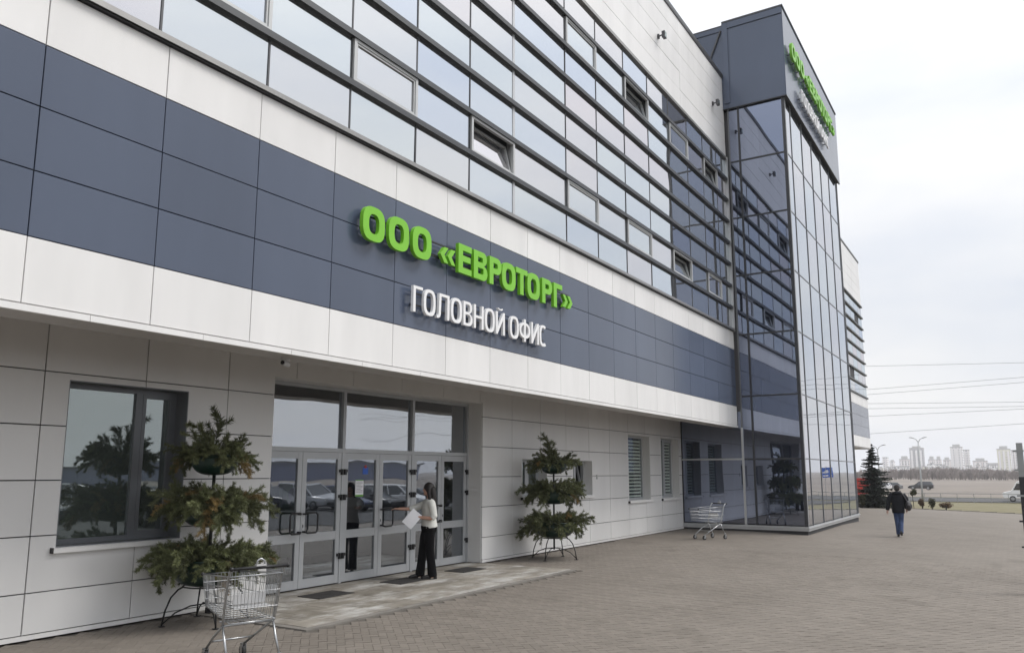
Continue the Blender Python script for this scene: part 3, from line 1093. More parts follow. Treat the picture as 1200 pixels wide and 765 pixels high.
for i, x in enumerate(MUL):
    wm = .075 if abs(x - 12.47) < .01 else .026
    MB().box(x - wm / 2, x + wm / 2, YP - .010, YP + .13, RZ0 + .04, RZ1 - .04).build('mullion', 'silver' if wm > .07 else 'mullion_grey', glz)
for j in range(1, NROW):
    z = RZ0 + j * RH
    MB().box(-8, XT - .012, YU - .055, YP + .05, z - .046, z + .046).build('fin', 'fin', glz)
MB().box(-8, XT - .012, YU - .07, YP + .05, RZ0 - .01, RZ0 + .03).box(-8, XT - .012, YU - .074, YU - .06, RZ0 - .04, RZ0 - .011).build('window_ledge', 'sill_metal', glz)
MB().box(-8, XT - .012, YU - .05, YU + .02, RZ0 - .058, RZ0 - .012).build('ledge_shadow_strip', 'black', glz)  # solid black strip standing in for the shade under the ledge
MB().box(-8, XT - .012, YU - .05, YP + .05, RZ1 - .035, RZ1 + .05).build('head_fin', 'sill_metal', glz)

MB().box(XT - .10, XT - .035, YU - .075, YU + .10, 6.66, RZ1 + .05).build('end_post', 'silver', glz)
# --- glass tower
TX1, TZ = 36.72, [0.21, 2.34, 4.43, 6.53, 8.60, 10.66, 12.72, 14.72]
tower = bpart(MB().box(XT + .12, TX1 - .12, YT + .12, 29, .21, 14.7), 'tower', 'core')
TY = [YT + .03, 7.2, 7.56, YL - .01]
for i in range(len(TY) - 1):
    y0, y1 = TY[i] + .025, TY[i + 1] - .025
    for j in range(len(TZ) - 1):
        z0, z1 = TZ[j] + .025, TZ[j + 1] - .025
        if i == 2:
            if j > 1:
                continue
            z1 = min(z1, 3.92)
        o = MB().box(0, .014, -(y1 - y0) / 2, (y1 - y0) / 2, -(z1 - z0) / 2, (z1 - z0) / 2).build('side_pane', 'glass_tower', tower, loc=(XT, (y0 + y1) / 2, (z0 + z1) / 2))
        o.rotation_euler = (0, rnd.uniform(-.002, .002), rnd.uniform(-.002, .002))
for i, y in enumerate(TY):
    if i == 3:
        continue
    if i == 2:
        MB().box(XT - .04, XT + .06, y - .035, y + .035, .20, 3.385).build('mullion', 'silver', tower)
        MB().box(XT - .02, XT + .06, y - .025, y + .025, 3.40, 14.72).build('mullion', 'tower_frame', tower)
    else:
        wd = .05 if i == 0 else .032
        MB().box(XT - .03, XT + .06, y - wd, y + wd, .20, 14.72).build('mullion', 'mullion', tower)
for j, z in enumerate(TZ[1:-1]):
    MB().box(XT - .022, XT + .05, TY[0] + .05, TY[2] - .04, z - .026, z + .026).build('transom', 'mullion', tower)
MB().box(XT - .03, XT + .05, TY[2] + .04, YL - .012, 2.31, 2.37).build('transom', 'silver', tower)
TXM = [XT + .10, 27.66, 29.42, 31.16, 32.92, 34.70, 36.46, TX1 - .02]
for i in range(len(TXM) - 1):
    for j in range(len(TZ) - 1):
        x0, x1, z0, z1 = TXM[i] + .022, TXM[i + 1] - .022, TZ[j] + .018, TZ[j + 1] - .018
        o = MB().box(-(x1 - x0) / 2, (x1 - x0) / 2, 0, .014, -(z1 - z0) / 2, (z1 - z0) / 2).build('front_pane', 'glass_tower_front', tower, loc=((x0 + x1) / 2, YT, (z0 + z1) / 2))
        o.rotation_euler = (rnd.uniform(-.0015, .0015), 0, rnd.uniform(-.0015, .0015))
for x in TXM:
    MB().box(x - .022, x + .022, YT - .02, YT + .06, .20, 14.715).build('front_mullion', 'tower_frame' if x != TXM[0] else 'aluminium', tower)
for z in TZ[1:-1]:
    MB().box(XT + .132, TX1 - .052, YT - .012, YT + .05, z - .018, z + .018).build('front_transom', 'tower_frame', tower)
# plinth
MB().box(XT - .05, TX1 + .03, YT - .05, YT + .11, .06, .20).box(XT - .05, XT + .1, YT + .112, YL - .008, .06, .20).box(XT - .075, TX1 + .05, YT - .08, YT + .112, .145, .165).box(XT - .075, XT + .1, YT + .114, YL - .01, .145, .165).build('plinth', 'silver', tower)
MB().box(XT + .0, TX1 - .02, YT + .0, 9.6, -.4, .058).build('plinth_base', 'joint', tower)
MB().box(TX1 - .02, TX1 + .0, YT + .07, 9.5, .2, 14.7).build('rear_side_glass', 'glass_tower', tower)
# dark box at the top of the tower
CX0, CX1, CY0, CZ0, CZ1 = XT - .10, TX1 + .05, YT - .13, 14.72, 18.02
capc = MB().box(CX0 + .035, CX1 - .035, CY0 + .035, 12.0, CZ0 + .01, CZ1 - .05)
cap = capc.build('tower_crown', 'joint', tower)
MB().box(CX0, CX0 + .03, CY0 + .032, 7.50, CZ0, CZ1 - .28).build('crown_side_panel', 'dark_panel', tower)
MB().box(CX0 + .004, CX0 + .03, 7.505, 11.9, CZ0, CZ1 - .32).build('crown_side_panel', 'dark_panel', tower)
MB().box(CX0 - .05, CX0 + .03, 7.42, 7.62, 14.9, CZ1 - .05).build('crown_post', 'dark_panel', tower)
MB().beam((CX0 - .02, 7.66, CZ1 - .3), (CX0 - .02, 8.35, 16.1), .05, .1, (1, 0, 0)).build('crown_brace', 'coping', tower)
for k in range(6):
    xw = (CX1 - CX0) / 6
    MB().box(CX0 + k * xw + .003, CX0 + (k + 1) * xw - .003, CY0, CY0 + .03, CZ0, CZ1 - .02).build('crown_front_panel', 'dark_panel', tower)
MB().box(CX0 - .03, CX0 + .3, CY0 + .02, 7.6, CZ1 - .26, CZ1 - .02).box(CX0 - .02, CX0 + .3, 7.605, 11.9, CZ1 - .30, CZ1 - .14).build('crown_fascia', 'dark_panel', tower)
MB().box(CX0 - .045, CX1 + .02, CY0 - .03, CY0 + .28, CZ1 - .018, CZ1 + .04).box(CX0 - .045, CX0 + .28, CY0 + .282, 7.62, CZ1 - .018, CZ1 + .04).build('crown_coping', 'coping', tower)
MB().box(CX0 - .006, CX1 + .006, CY0 - .006, CY0 + .05, CZ0 - .035, CZ0 - .003).box(CX0 - .006, CX0 + .05, CY0 + .052, 7.7, CZ0 - .035, CZ0 - .003).build('crown_drip', 'black', tower)

# --- far wing beyond the tower (same facade)
WX0, WX1 = TX1 + .06, 57.0
wing = bpart(MB().box(WX0, WX1, YU + .036, 28.7, 3.475, 15.9).box(WX0, WX1 - .2, YL + .036, 28.6, -1.0, 3.47), 'far_wing', 'joint')
nW = 6
for i in range(nW):
    x0, x1 = WX0 + i * (WX1 - WX0) / nW, WX0 + (i + 1) * (WX1 - WX0) / nW
    for j in range(5):
        panel(wing, 'wing_panel', 'white_panel' if j in (0, 4) else 'dark_panel', (x0, x1, rows_u[j], rows_u[j + 1]), YU, gap=.005)
        panel(wing, 'wing_panel', 'white_panel', (x0, x1, rows_t[j], rows_t[j + 1]), YU, gap=.004)
    for j in range(5):
        panel(wing, 'wing_panel', 'lower_panel', (x0, x1 - (.2 if i == nW - 1 else 0), rows_l[j], rows_l[j + 1]), YL, gap=.005)
wmx = [WX0 + k * 1.56 for k in range(14)]
for i in range(13):
    for j in range(NROW):
        if (i, j) in ((11, 6), (9, 1)):
            continue
        x1 = min(wmx[i + 1], WX1)
        if x1 - wmx[i] > .2:
            MB().box(wmx[i] + .02, x1 - .02, YU + .02, YU + .032, RZ0 + j * RH + .045, RZ0 + (j + 1) * RH - .045).build('wing_pane', 'glass_up', wing)
for j in range(NROW + 1):
    z = RZ0 + j * RH
    MB().box(WX0, WX1 + .02, YU - .07, YU + .018, z - .045, z + .045).build('wing_fin', 'fin', wing)
MB().box(WX0, WX1 + .03, YU - .03, YU + .4, 15.94, 16.06).build('wing_coping', 'coping', wing)
MB().box(WX0, WX1 - .003, YU + .035, YL - .003, 3.40, 3.47).build('wing_soffit', 'soffit', wing)

# ------------------------------------------------------------------ letters
def oval(cx, cz, rx, rz, n=28, p=2.6, a0=0.0):
    pts = []
    for k in range(n):
        a = a0 + 2 * PI * k / n
        c, s = math.cos(a), math.sin(a)
        pts.append((cx + rx * math.copysign(abs(c) ** (2 / p), c), cz + rz * math.copysign(abs(s) ** (2 / p), s)))
    return pts

def bowl(x0, x1, z0, z1, r, n=6):
    """Right-rounded box, counter-clockwise from the lower left."""
    pts = [(x0, z0), (x1 - r, z0)]
    for k in range(1, n + 1):
        a = -PI / 2 + PI / 2 * k / n
        pts.append((x1 - r + r * math.cos(a), z0 + r + r * math.sin(a)))
    for k in range(0, n + 1):
        a = PI / 2 * k / n
        pts.append((x1 - r + r * math.cos(a), z1 - r + r * math.sin(a)))
    pts.append((x0, z1))
    return pts

def glyph(ch, w, t, h=1.0):
    """List of (outer, [holes]) in a box w wide and h high; t stem width, th bar height."""
    th = t * .82
    if ch == 'О':
        return [(oval(w / 2, h / 2, w / 2, h / 2 + .012, p=2.9), [oval(w / 2, h / 2, w / 2 - t, h / 2 - th, p=2.7)])]
    if ch == 'Е':
        return [([(0, 0), (w, 0), (w, th), (t, th), (t, h / 2 - th / 2 + .02), (w * .92, h / 2 - th / 2 + .02), (w * .92, h / 2 + th / 2 + .02), (t, h / 2 + th / 2 + .02), (t, h - th), (w, h - th), (w, h), (0, h)], [])]
    if ch == 'Г':
        return [([(0, 0), (t, 0), (t, h - th), (w, h - th), (w, h), (0, h)], [])]
    if ch == 'Т':
        return [([(w / 2 - t / 2, 0), (w / 2 + t / 2, 0), (w / 2 + t / 2, h - th), (w, h - th), (w, h), (0, h), (0, h - th), (w / 2 - t / 2, h - th)], [])]
    if ch == 'Р':
        zb = h * .40
        r = min(w * .42, (h - zb) / 2 * .95)
        out = bowl(0, w, zb, h, r)
        out = [(0, 0), (t, 0), (t, zb)] + out[1:]
        return [(out, [bowl(t, w - t, zb + th, h - th, max(.01, r - t * .85))[::-1]])]
    if ch == 'В':
        zm = h * .52
        r1, r2 = min(w * .40, zm / 2 * .95), min(w * .38, (h - zm) / 2 * .95)
        lo, hi = bowl(0, w, 0, zm, r1), bowl(0, w * .95, zm, h, r2)
        out = lo[:-1] + hi[1:]
        return [(out, [bowl(t, w - t, th, zm - th / 2, max(.01, r1 - t * .8))[::-1], bowl(t, w * .95 - t, zm + th / 2, h - th, max(.01, r2 - t * .8))[::-1]])]
    if ch == 'Н':
        return [([(0, 0), (t, 0), (t, h / 2 - th / 2), (w - t, h / 2 - th / 2), (w - t, 0), (w, 0), (w, h), (w - t, h), (w - t, h / 2 + th / 2), (t, h / 2 + th / 2), (t, h), (0, h)], [])]
    if ch in 'ИЙ':
        res = [([(0, 0), (t * .85, 0), (w - t, h * .70), (w - t, 0), (w, 0), (w, h), (w - t * .85, h), (t, h * .30), (t, h), (0, h)], [])]
        if ch == 'Й':
            a = [(w / 2 + .2 * w * 1.4 * math.cos(PI + PI * k / 8), h * 1.17 + .10 * math.sin(PI + PI * k / 8)) for k in range(9)]
            b = [(w / 2 + .13 * w * 1.4 * math.cos(2 * PI - PI * k / 8), h * 1.17 + .045 * math.sin(2 * PI - PI * k / 8)) for k in range(9)]
            res.append((a + b, []))
        return res
    if ch == 'Л':
        return [([(0, 0), (w * .10, 0), (w * .24, .05), (w * .30, .16), (w * .34, h - th), (w - t, h - th), (w - t, 0), (w, 0), (w, h), (w * .18, h), (w * .14, .2), (w * .09, th), (0, th)], [])]
    if ch == 'С':
        o_, i_ = oval(w / 2, h / 2, w / 2, h / 2 + .012, 40, 2.9), oval(w / 2, h / 2, w / 2 - t, h / 2 - th, 40, 2.7)
        ks = list(range(6, 35))
        return [([o_[k] for k in ks] + [i_[k] for k in reversed(ks)], [])]
    if ch == 'Ф':
        zc, rz = h * .5, h * .36
        ov = oval(w / 2, zc, w / 2, rz, 40, 2.4)
        out = []
        hs_ = t * .52
        top = bot = False
        for (x, z) in ov:
            if abs(x - w / 2) < hs_ and z > zc:
                if not top:
                    out += [(w / 2 + hs_, zc + rz - .005), (w / 2 + hs_, h + .02), (w / 2 - hs_, h + .02), (w / 2 - hs_, zc + rz - .005)]
                    top = True
            elif abs(x - w / 2) < hs_ and z < zc:
                if not bot:
                    out += [(w / 2 - hs_, zc - rz + .005), (w / 2 - hs_, -.02), (w / 2 + hs_, -.02), (w / 2 + hs_, zc - rz + .005)]
                    bot = True
            else:
                out.append((x, z))
        inner = oval(w / 2, zc, w / 2 - t, rz - th, 40, 2.2)
        rh = [p for p in inner if p[0] > w / 2 + hs_]
        rh = sorted(rh, key=lambda p: math.atan2(p[1] - zc, p[0] - w / 2))
        rhole = [(w / 2 + hs_, rh[0][1])] + rh + [(w / 2 + hs_, rh[-1][1])]
        lhole = [(w - x, z) for (x, z) in rhole]
        return [(out, [rhole, lhole])]
    if ch in '«»':
        res = []
        hh, z0 = h * .52, h * .14
        for k in range(2):
            a = k * w * .48
            b, s = w * .26, w * .26
            p = [(a + b, z0), (a + b + s, z0), (a + s, z0 + hh / 2), (a + b + s, z0 + hh), (a + b, z0 + hh), (a, z0 + hh / 2)]
            if ch == '»':
                p = [(w - x, z) for (x, z) in reversed(p)]
            res.append((p, []))
        return res
    return []

def letter_mesh(name, ch, w, t, hgt, depth, mat):
    """Box letter: x right, z up, front face at y=-depth."""
    mb = MB()
    for outer, hl in glyph(ch, w / hgt, t):
        loops = [outer] + hl
        pts3 = [[Vector((x * hgt, z * hgt, 0)) for (x, z) in lp] for lp in loops]
        flat = [p for lp in pts3 for p in lp]
        tris = tessellate_polygon(pts3)
        n_ = len(flat)
        vs_ = [(p.x, -depth, p.y) for p in flat] + [(p.x, 0, p.y) for p in flat]
        fs_ = []
        for tr in tris:
            a, b, c = (flat[i] for i in tr)
            if (b.x - a.x) * (c.y - a.y) - (b.y - a.y) * (c.x - a.x) < 0:
                tr = (tr[0], tr[2], tr[1])
            fs_.append(tuple(tr))
            fs_.append(tuple(i + n_ for i in reversed(tr)))
        o = 0
        for lp in loops:
            m_ = len(lp)
            for k in range(m_):
                a, b = o + k, o + (k + 1) % m_
                fs_.append((a, a + n_, b + n_, b))
            o += m_
        mb.add(vs_, fs_)
    me = mb.mesh(name, mat)
    bm = bmesh.new()
    bm.from_mesh(me)
    bmesh.ops.recalc_face_normals(bm, faces=bm.faces)
    bm.to_mesh(me)
    bm.free()
    return me

GREEN = [('О', 8.13, 8.60), ('О', 8.69, 9.16), ('О', 9.25, 9.72), ('«', 9.96, 10.37), ('Е', 10.46, 10.84), ('В', 10.91, 11.33), ('Р', 11.40, 11.79), ('О', 11.81, 12.28),
         ('Т', 12.30, 12.71), ('О', 12.71, 13.18), ('Р', 13.28, 13.68), ('Г', 13.75, 14.11), ('»', 14.13, 14.56)]
WHITE = [('Г', 9.31, 9.54), ('О', 9.57, 9.87), ('Л', 9.91, 10.24), ('О', 10.29, 10.59), ('В', 10.64, 10.90), ('Н', 10.95, 11.24), ('О', 11.29, 11.59), ('Й', 11.64, 11.93),
         ('О', 12.11, 12.41), ('Ф', 12.45, 12.83), ('И', 12.88, 13.16), ('С', 13.20, 13.48)]

def sign(spec, x0, xs, z0, hgt, y_wall, t, depth, mat, label):
    root = empty('sign', (x0, y_wall, z0))
    tag(root, label, 'sign', 'building name lettering')
    for (ch, a, b) in spec:
        w = (b - a) * xs
        link('letter', letter_mesh('letter', ch, w, t, hgt, depth, mat), root, ((a - spec[0][1]) * xs, -.085, 0))
        MB().box((a - spec[0][1]) * xs + w * .3, (a - spec[0][1]) * xs + w * .3 + .03, -.084, 0.0, hgt * .3, hgt * .3 + .03).build('stud', 'black', root)
    for f_ in (.27, .72):
        MB().box(0.02, (spec[-1][2] - spec[0][1]) * xs - .03, -.082, -.06, hgt * f_, hgt * f_ + .025).build('rail', 'black', root)
    return root
sign(GREEN, 8.13, 1, 5.20, .50, YU, .25, .065, 'green_sign', 'green box letters reading ООО «ЕВРОТОРГ» on the dark facade band')
sign(WHITE, 9.31, 1, 4.335, .41, YU, .135, .05, 'white_sign', 'white box letters reading ГОЛОВНОЙ ОФИС on the dark facade band')
sign(GREEN, 27.15, 1.26, 16.25, .62, CY0, .25, .09, 'green_sign', 'green box letters high on the crown of the glass tower')
sign(WHITE, 28.60, 1.22, 15.20, .50, CY0, .135, .06, 'white_sign', 'white box letters high on the crown of the glass tower')

# ------------------------------------------------------------------ small things on the building
def flood(x, z, label):
    r = empty('wall_light', (x, YU, z))
    tag(r, label, 'light', 'floodlights on the parapet wall')
    MB().box(-.04, .04, -.05, 0.0, -.06, .06).build('bracket', 'coping', r)
    MB().tube([(0, -.05, 0), (0, -.16, .02)], .02, 6).build('arm', 'coping', r)
    MB().box(-.08, .08, -.24, -.15, -.10, .09).build('lamp_head', 'coping', r)
    MB().box(-.065, .065, -.247, -.241, -.085, .075).build('lens', 'glass_low', r)
flood(20.43, 14.42, 'small dark floodlight high on the white wall above the middle of the ribbon windows')
flood(25.44, 14.42, 'small dark floodlight high on the white wall beside the tower')
r = empty('security_camera', (7.20, 7.98, 3.392))
tag(r, 'white dome security camera under the canopy beside the entrance doors', 'camera')
MB().lathe([(.055, 0), (.06, -.03), (.045, -.05)][::-1], 14).build('mount', 'cart_plastic', r)
MB().tube([(-.06, -.02, -.075), (.07, .02, -.085)], .036, 12).build('housing', 'cart_plastic', r, smooth=False)
MB().tube([(-.075, -.025, -.074), (-.062, -.021, -.075)], .026, 12).build('lens', 'black', r)
bell = MB().box(-.03, .03, -.02, 0, -.06, .06).build('intercom', 'cart_plastic', loc=(20.02, YL - .001, 1.78))
tag(bell, 'small white intercom box on the grey wall right of the tilted window', 'intercom')

nt = MB().box(-.105, .105, -.003, 0, -.15, .15).build('paper_notice', 'paper', loc=(10.98, YG - .0055, 1.62))
tag(nt, 'white paper notice taped inside the middle glass door', 'notice')
MB().box(-.105, .105, -.0045, -.0032, -.15, -.118).build('printed_band', 'green_stand', nt)
MB().box(-.105, .105, -.0045, -.0032, .135, .15).build('printed_band', 'green_stand', nt)
lines = MB()
for k in range(8):
    lines.box(-.085, .085 - .05 * (k % 3 == 2), -.0042, -.0032, .11 - k * .026, .117 - k * .026)
lines.build('text_line', 'grey_frame', nt)
stk = MB().box(-.07, .07, -.003, 0, -.06, .06).build('door_sticker', 'blue_sign', loc=(11.13, YG - .0055, 1.93))
tag(stk, 'small blue and red sticker high on the middle glass door', 'sticker')
MB().lathe([(.03, 0), (.03, .001)], 14).build('red_dot', 'red_plastic', stk, loc=(0, -.0042, .075), rot=(PI / 2, 0, 0))

gs = empty('display_stand', (10.75, 11.6, -.006))
tag(gs, 'tall narrow green display stand behind the left entrance doors', 'display stand')
MB().box(-.25, .25, -.05, .05, .35, 1.75).build('poster_board', 'green_stand', gs)
MB().box(-.22, .22, -.06, .06, 0, .05).box(-.02, .02, -.02, .02, .05, .35).build('foot', 'black', gs)
MB().lathe([(.12, 0), (.12, .002)], 20).build('emblem', 'black', gs, loc=(0, -.052, 1.5), rot=(PI / 2, 0, 0))

bk = empty('concrete_block', (7.52, 9.50, 0))
MB().box(-.11, .11, -.06, .06, 0, .085).build('block', 'concrete', bk)
MB().box(-.15, -.112, -.045, .045, .005, .08).build('dark_end', 'black', bk)
bk.rotation_euler = (0, 0, .15)
tag(bk, 'small pale concrete block at the foot of the wall behind the trolley', 'block')

# ------------------------------------------------------------------ planters with conifer branches
def sprig_mesh(name, seed, length, mat):
    """A cut conifer branch: a short stem ending in a fan of plump, densely needled shoots."""
    R_ = random.Random(seed)
    mb = MB()
    def shoot(p0, d0, ln, droop, nd, nl, tone):
        segs = 4
        p, d = Vector(p0), Vector(d0).normalized()
        path = [p.copy()]
        for k in range(segs):
            d = (d + Vector((R_.uniform(-.1, .1), R_.uniform(-.1, .1), -droop / segs))).normalized()
            p = p + d * ln / segs
            path.append(p.copy())
        mb.tube(path, [max(.004, .014 * (1 - k / (segs + 1))) for k in range(segs + 1)], 4, False, tone=.1)
        for k in range(nd):
            u = R_.random() ** .75
            t = u * segs
            i = min(segs - 1, int(t))
            q = path[i].lerp(path[i + 1], t - i)
            dd = (path[i + 1] - path[i]).normalized()
            a = R_.uniform(0, 2 * PI)
            s = dd.cross(Vector((0, 0, 1)))
            if s.length < .1:
                s = Vector((1, 0, 0))
            s.normalize()
            side = s * math.cos(a) + s.cross(dd) * math.sin(a)
            nd_ = (dd * R_.uniform(.4, 1.3) + side).normalized()
            l_ = nl * R_.uniform(.6, 1.25)
            wv = nd_.cross(Vector((R_.uniform(-1, 1), R_.uniform(-1, 1), R_.uniform(-1, 1)))).normalized() * .008
            tip = q + nd_ * l_
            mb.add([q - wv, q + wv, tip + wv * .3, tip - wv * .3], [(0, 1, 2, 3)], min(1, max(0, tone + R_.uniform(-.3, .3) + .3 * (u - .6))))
        return path
    main = shoot((0, 0, 0), (1, 0, .5), length, .75, 150, .13, .45)
    for k in range(9):
        i = 1 + k % 4
        dd = (main[min(i + 1, 4)] - main[i - 1]).normalized()
        a = R_.uniform(0, 2 * PI)
        v = dd + Vector((0, math.cos(a) * 1.0, math.sin(a) * .8)) * R_.uniform(.5, 1.0)
        shoot(main[i], v, length * R_.uniform(.38, .62) * (1.08 - .11 * i), R_.uniform(.0, .5), 100, .12, R_.uniform(.25, .85))
    return mb.mesh(name, mat, tone=True)

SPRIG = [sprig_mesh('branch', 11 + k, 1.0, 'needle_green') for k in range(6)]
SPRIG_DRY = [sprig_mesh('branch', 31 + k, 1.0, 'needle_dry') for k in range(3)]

def planter(loc, rz, label, seed, dry):
    R_ = random.Random(seed)
    r = empty('tiered_planter', loc, rz)
    tag(r, label, 'planter', 'three-tier planters by the wall')
    MB().tube([(0, 0, .20), (0, 0, 2.05)], .022, 8).build('pole', 'iron', r, smooth=True)
    stand = MB()
    for k in range(24):
        a, b = 2 * PI * k / 24, 2 * PI * (k + 1) / 24
        stand.tube([(.30 * math.cos(a), .30 * math.sin(a), .46), (.30 * math.cos(b), .30 * math.sin(b), .46)], .010, 5, False)
    stand.build('ring', 'iron', r)
    for k in range(4):
        a = PI / 4 + k * PI / 2
        ca, sa = math.cos(a), math.sin(a)
        pts = [(.30 * ca, .30 * sa, .46), (.36 * ca, .36 * sa, .43), (.44 * ca, .44 * sa, .34), (.50 * ca, .50 * sa, .18), (.53 * ca, .53 * sa, 0.0)]
        MB().tube(pts, .011, 6).build('leg', 'iron', r, smooth=True)
        pts = [(.52 * ca, .52 * sa, .03), (.38 * ca, .38 * sa, .15), (.2 * ca, .2 * sa, .22), (0, 0, .235)]
        MB().tube(pts, .009, 6).build('brace', 'iron', r, smooth=True)
        MB().box(-.035, .035, -.035, .035, 0.0, .008).build('foot_plate', 'iron', r, loc=(.53 * ca, .53 * sa, 0), rot=(0, 0, a))
    tiers = [(.45, .46, .33, .38, 48), (1.19, .37, .27, .38, 44), (1.86, .29, .24, .30, 30)]
    for ti, (zb, rad, hgt, ln, nb) in enumerate(tiers):
        prof = []
        for k in range(9):
            t = k / 8
            prof.append((max(.03, rad * math.sin(PI / 2 * min(1, t * 1.12 + .06)) ** .8), zb + hgt * (1 - math.cos(PI / 2 * t)) * 1.0))
        prof += [(rad + .015, zb + hgt), (rad + .015, zb + hgt + .02), (rad - .01, zb + hgt + .02), (rad - .02, zb + hgt - .03), (.02, zb + hgt - .03)]
        MB().lathe(prof, 28).build('bowl', 'bowl', r, smooth=True)
        for k in range(nb):                                 # branches hanging over the rim
            a = 2 * PI * k / nb + R_.uniform(-.22, .22)
            isdry = R_.random() < dry
            me = R_.choice(SPRIG_DRY if isdry else SPRIG)
            s = ln * R_.uniform(.72, 1.18)
            el = R_.uniform(-.75, .35)
            r0 = rad * R_.uniform(.5, .98)
            o = link('branch', me, r, (r0 * math.cos(a), r0 * math.sin(a), zb + hgt - .01 + R_.uniform(-.02, .05)), (R_.uniform(-.8, .8), -el, a + R_.uniform(-.3, .3)))
            o.scale = (s, s, s)
        for k in range(nb):                       # upright ones filling the middle
            a = 2 * PI * R_.random()
            isdry = R_.random() < dry * .5
            me = R_.choice(SPRIG_DRY if isdry else SPRIG)
            s = ln * R_.uniform(.6, 1.0)
            el = R_.uniform(.1, .95)
            q = rad * R_.uniform(.05, .8)
            o = link('branch', me, r, (q * math.cos(a), q * math.sin(a), zb + hgt - .03), (R_.uniform(-.8, .8), -el, a + R_.uniform(-.6, .6)))
            o.scale = (s, s, s)
    for k, (tx, ty, hh, az) in enumerate(((.03, .02, .60, .3), (.0, .05, .48, 2.2), (-.12, .1, .36, 2.6), (.16, -.06, .36, 5.6), (.1, .12, .34, 1.2), (-.1, -.1, .36, 4.0))):
        o = link('branch', SPRIG[k % 3], r, (tx, ty, 2.06), (0, -1.25 + .12 * k, az))
        o.scale = (hh, hh, hh)
    return r
planter((6.93, 8.93, 0.006), .35, 'three-tier green bowl planter of browning conifer branches by the large left window', 5, .13)
planter((15.98, 8.82, 0.006), .9, 'three-tier green bowl planter of conifer branches between the two small windows', 9, .03)

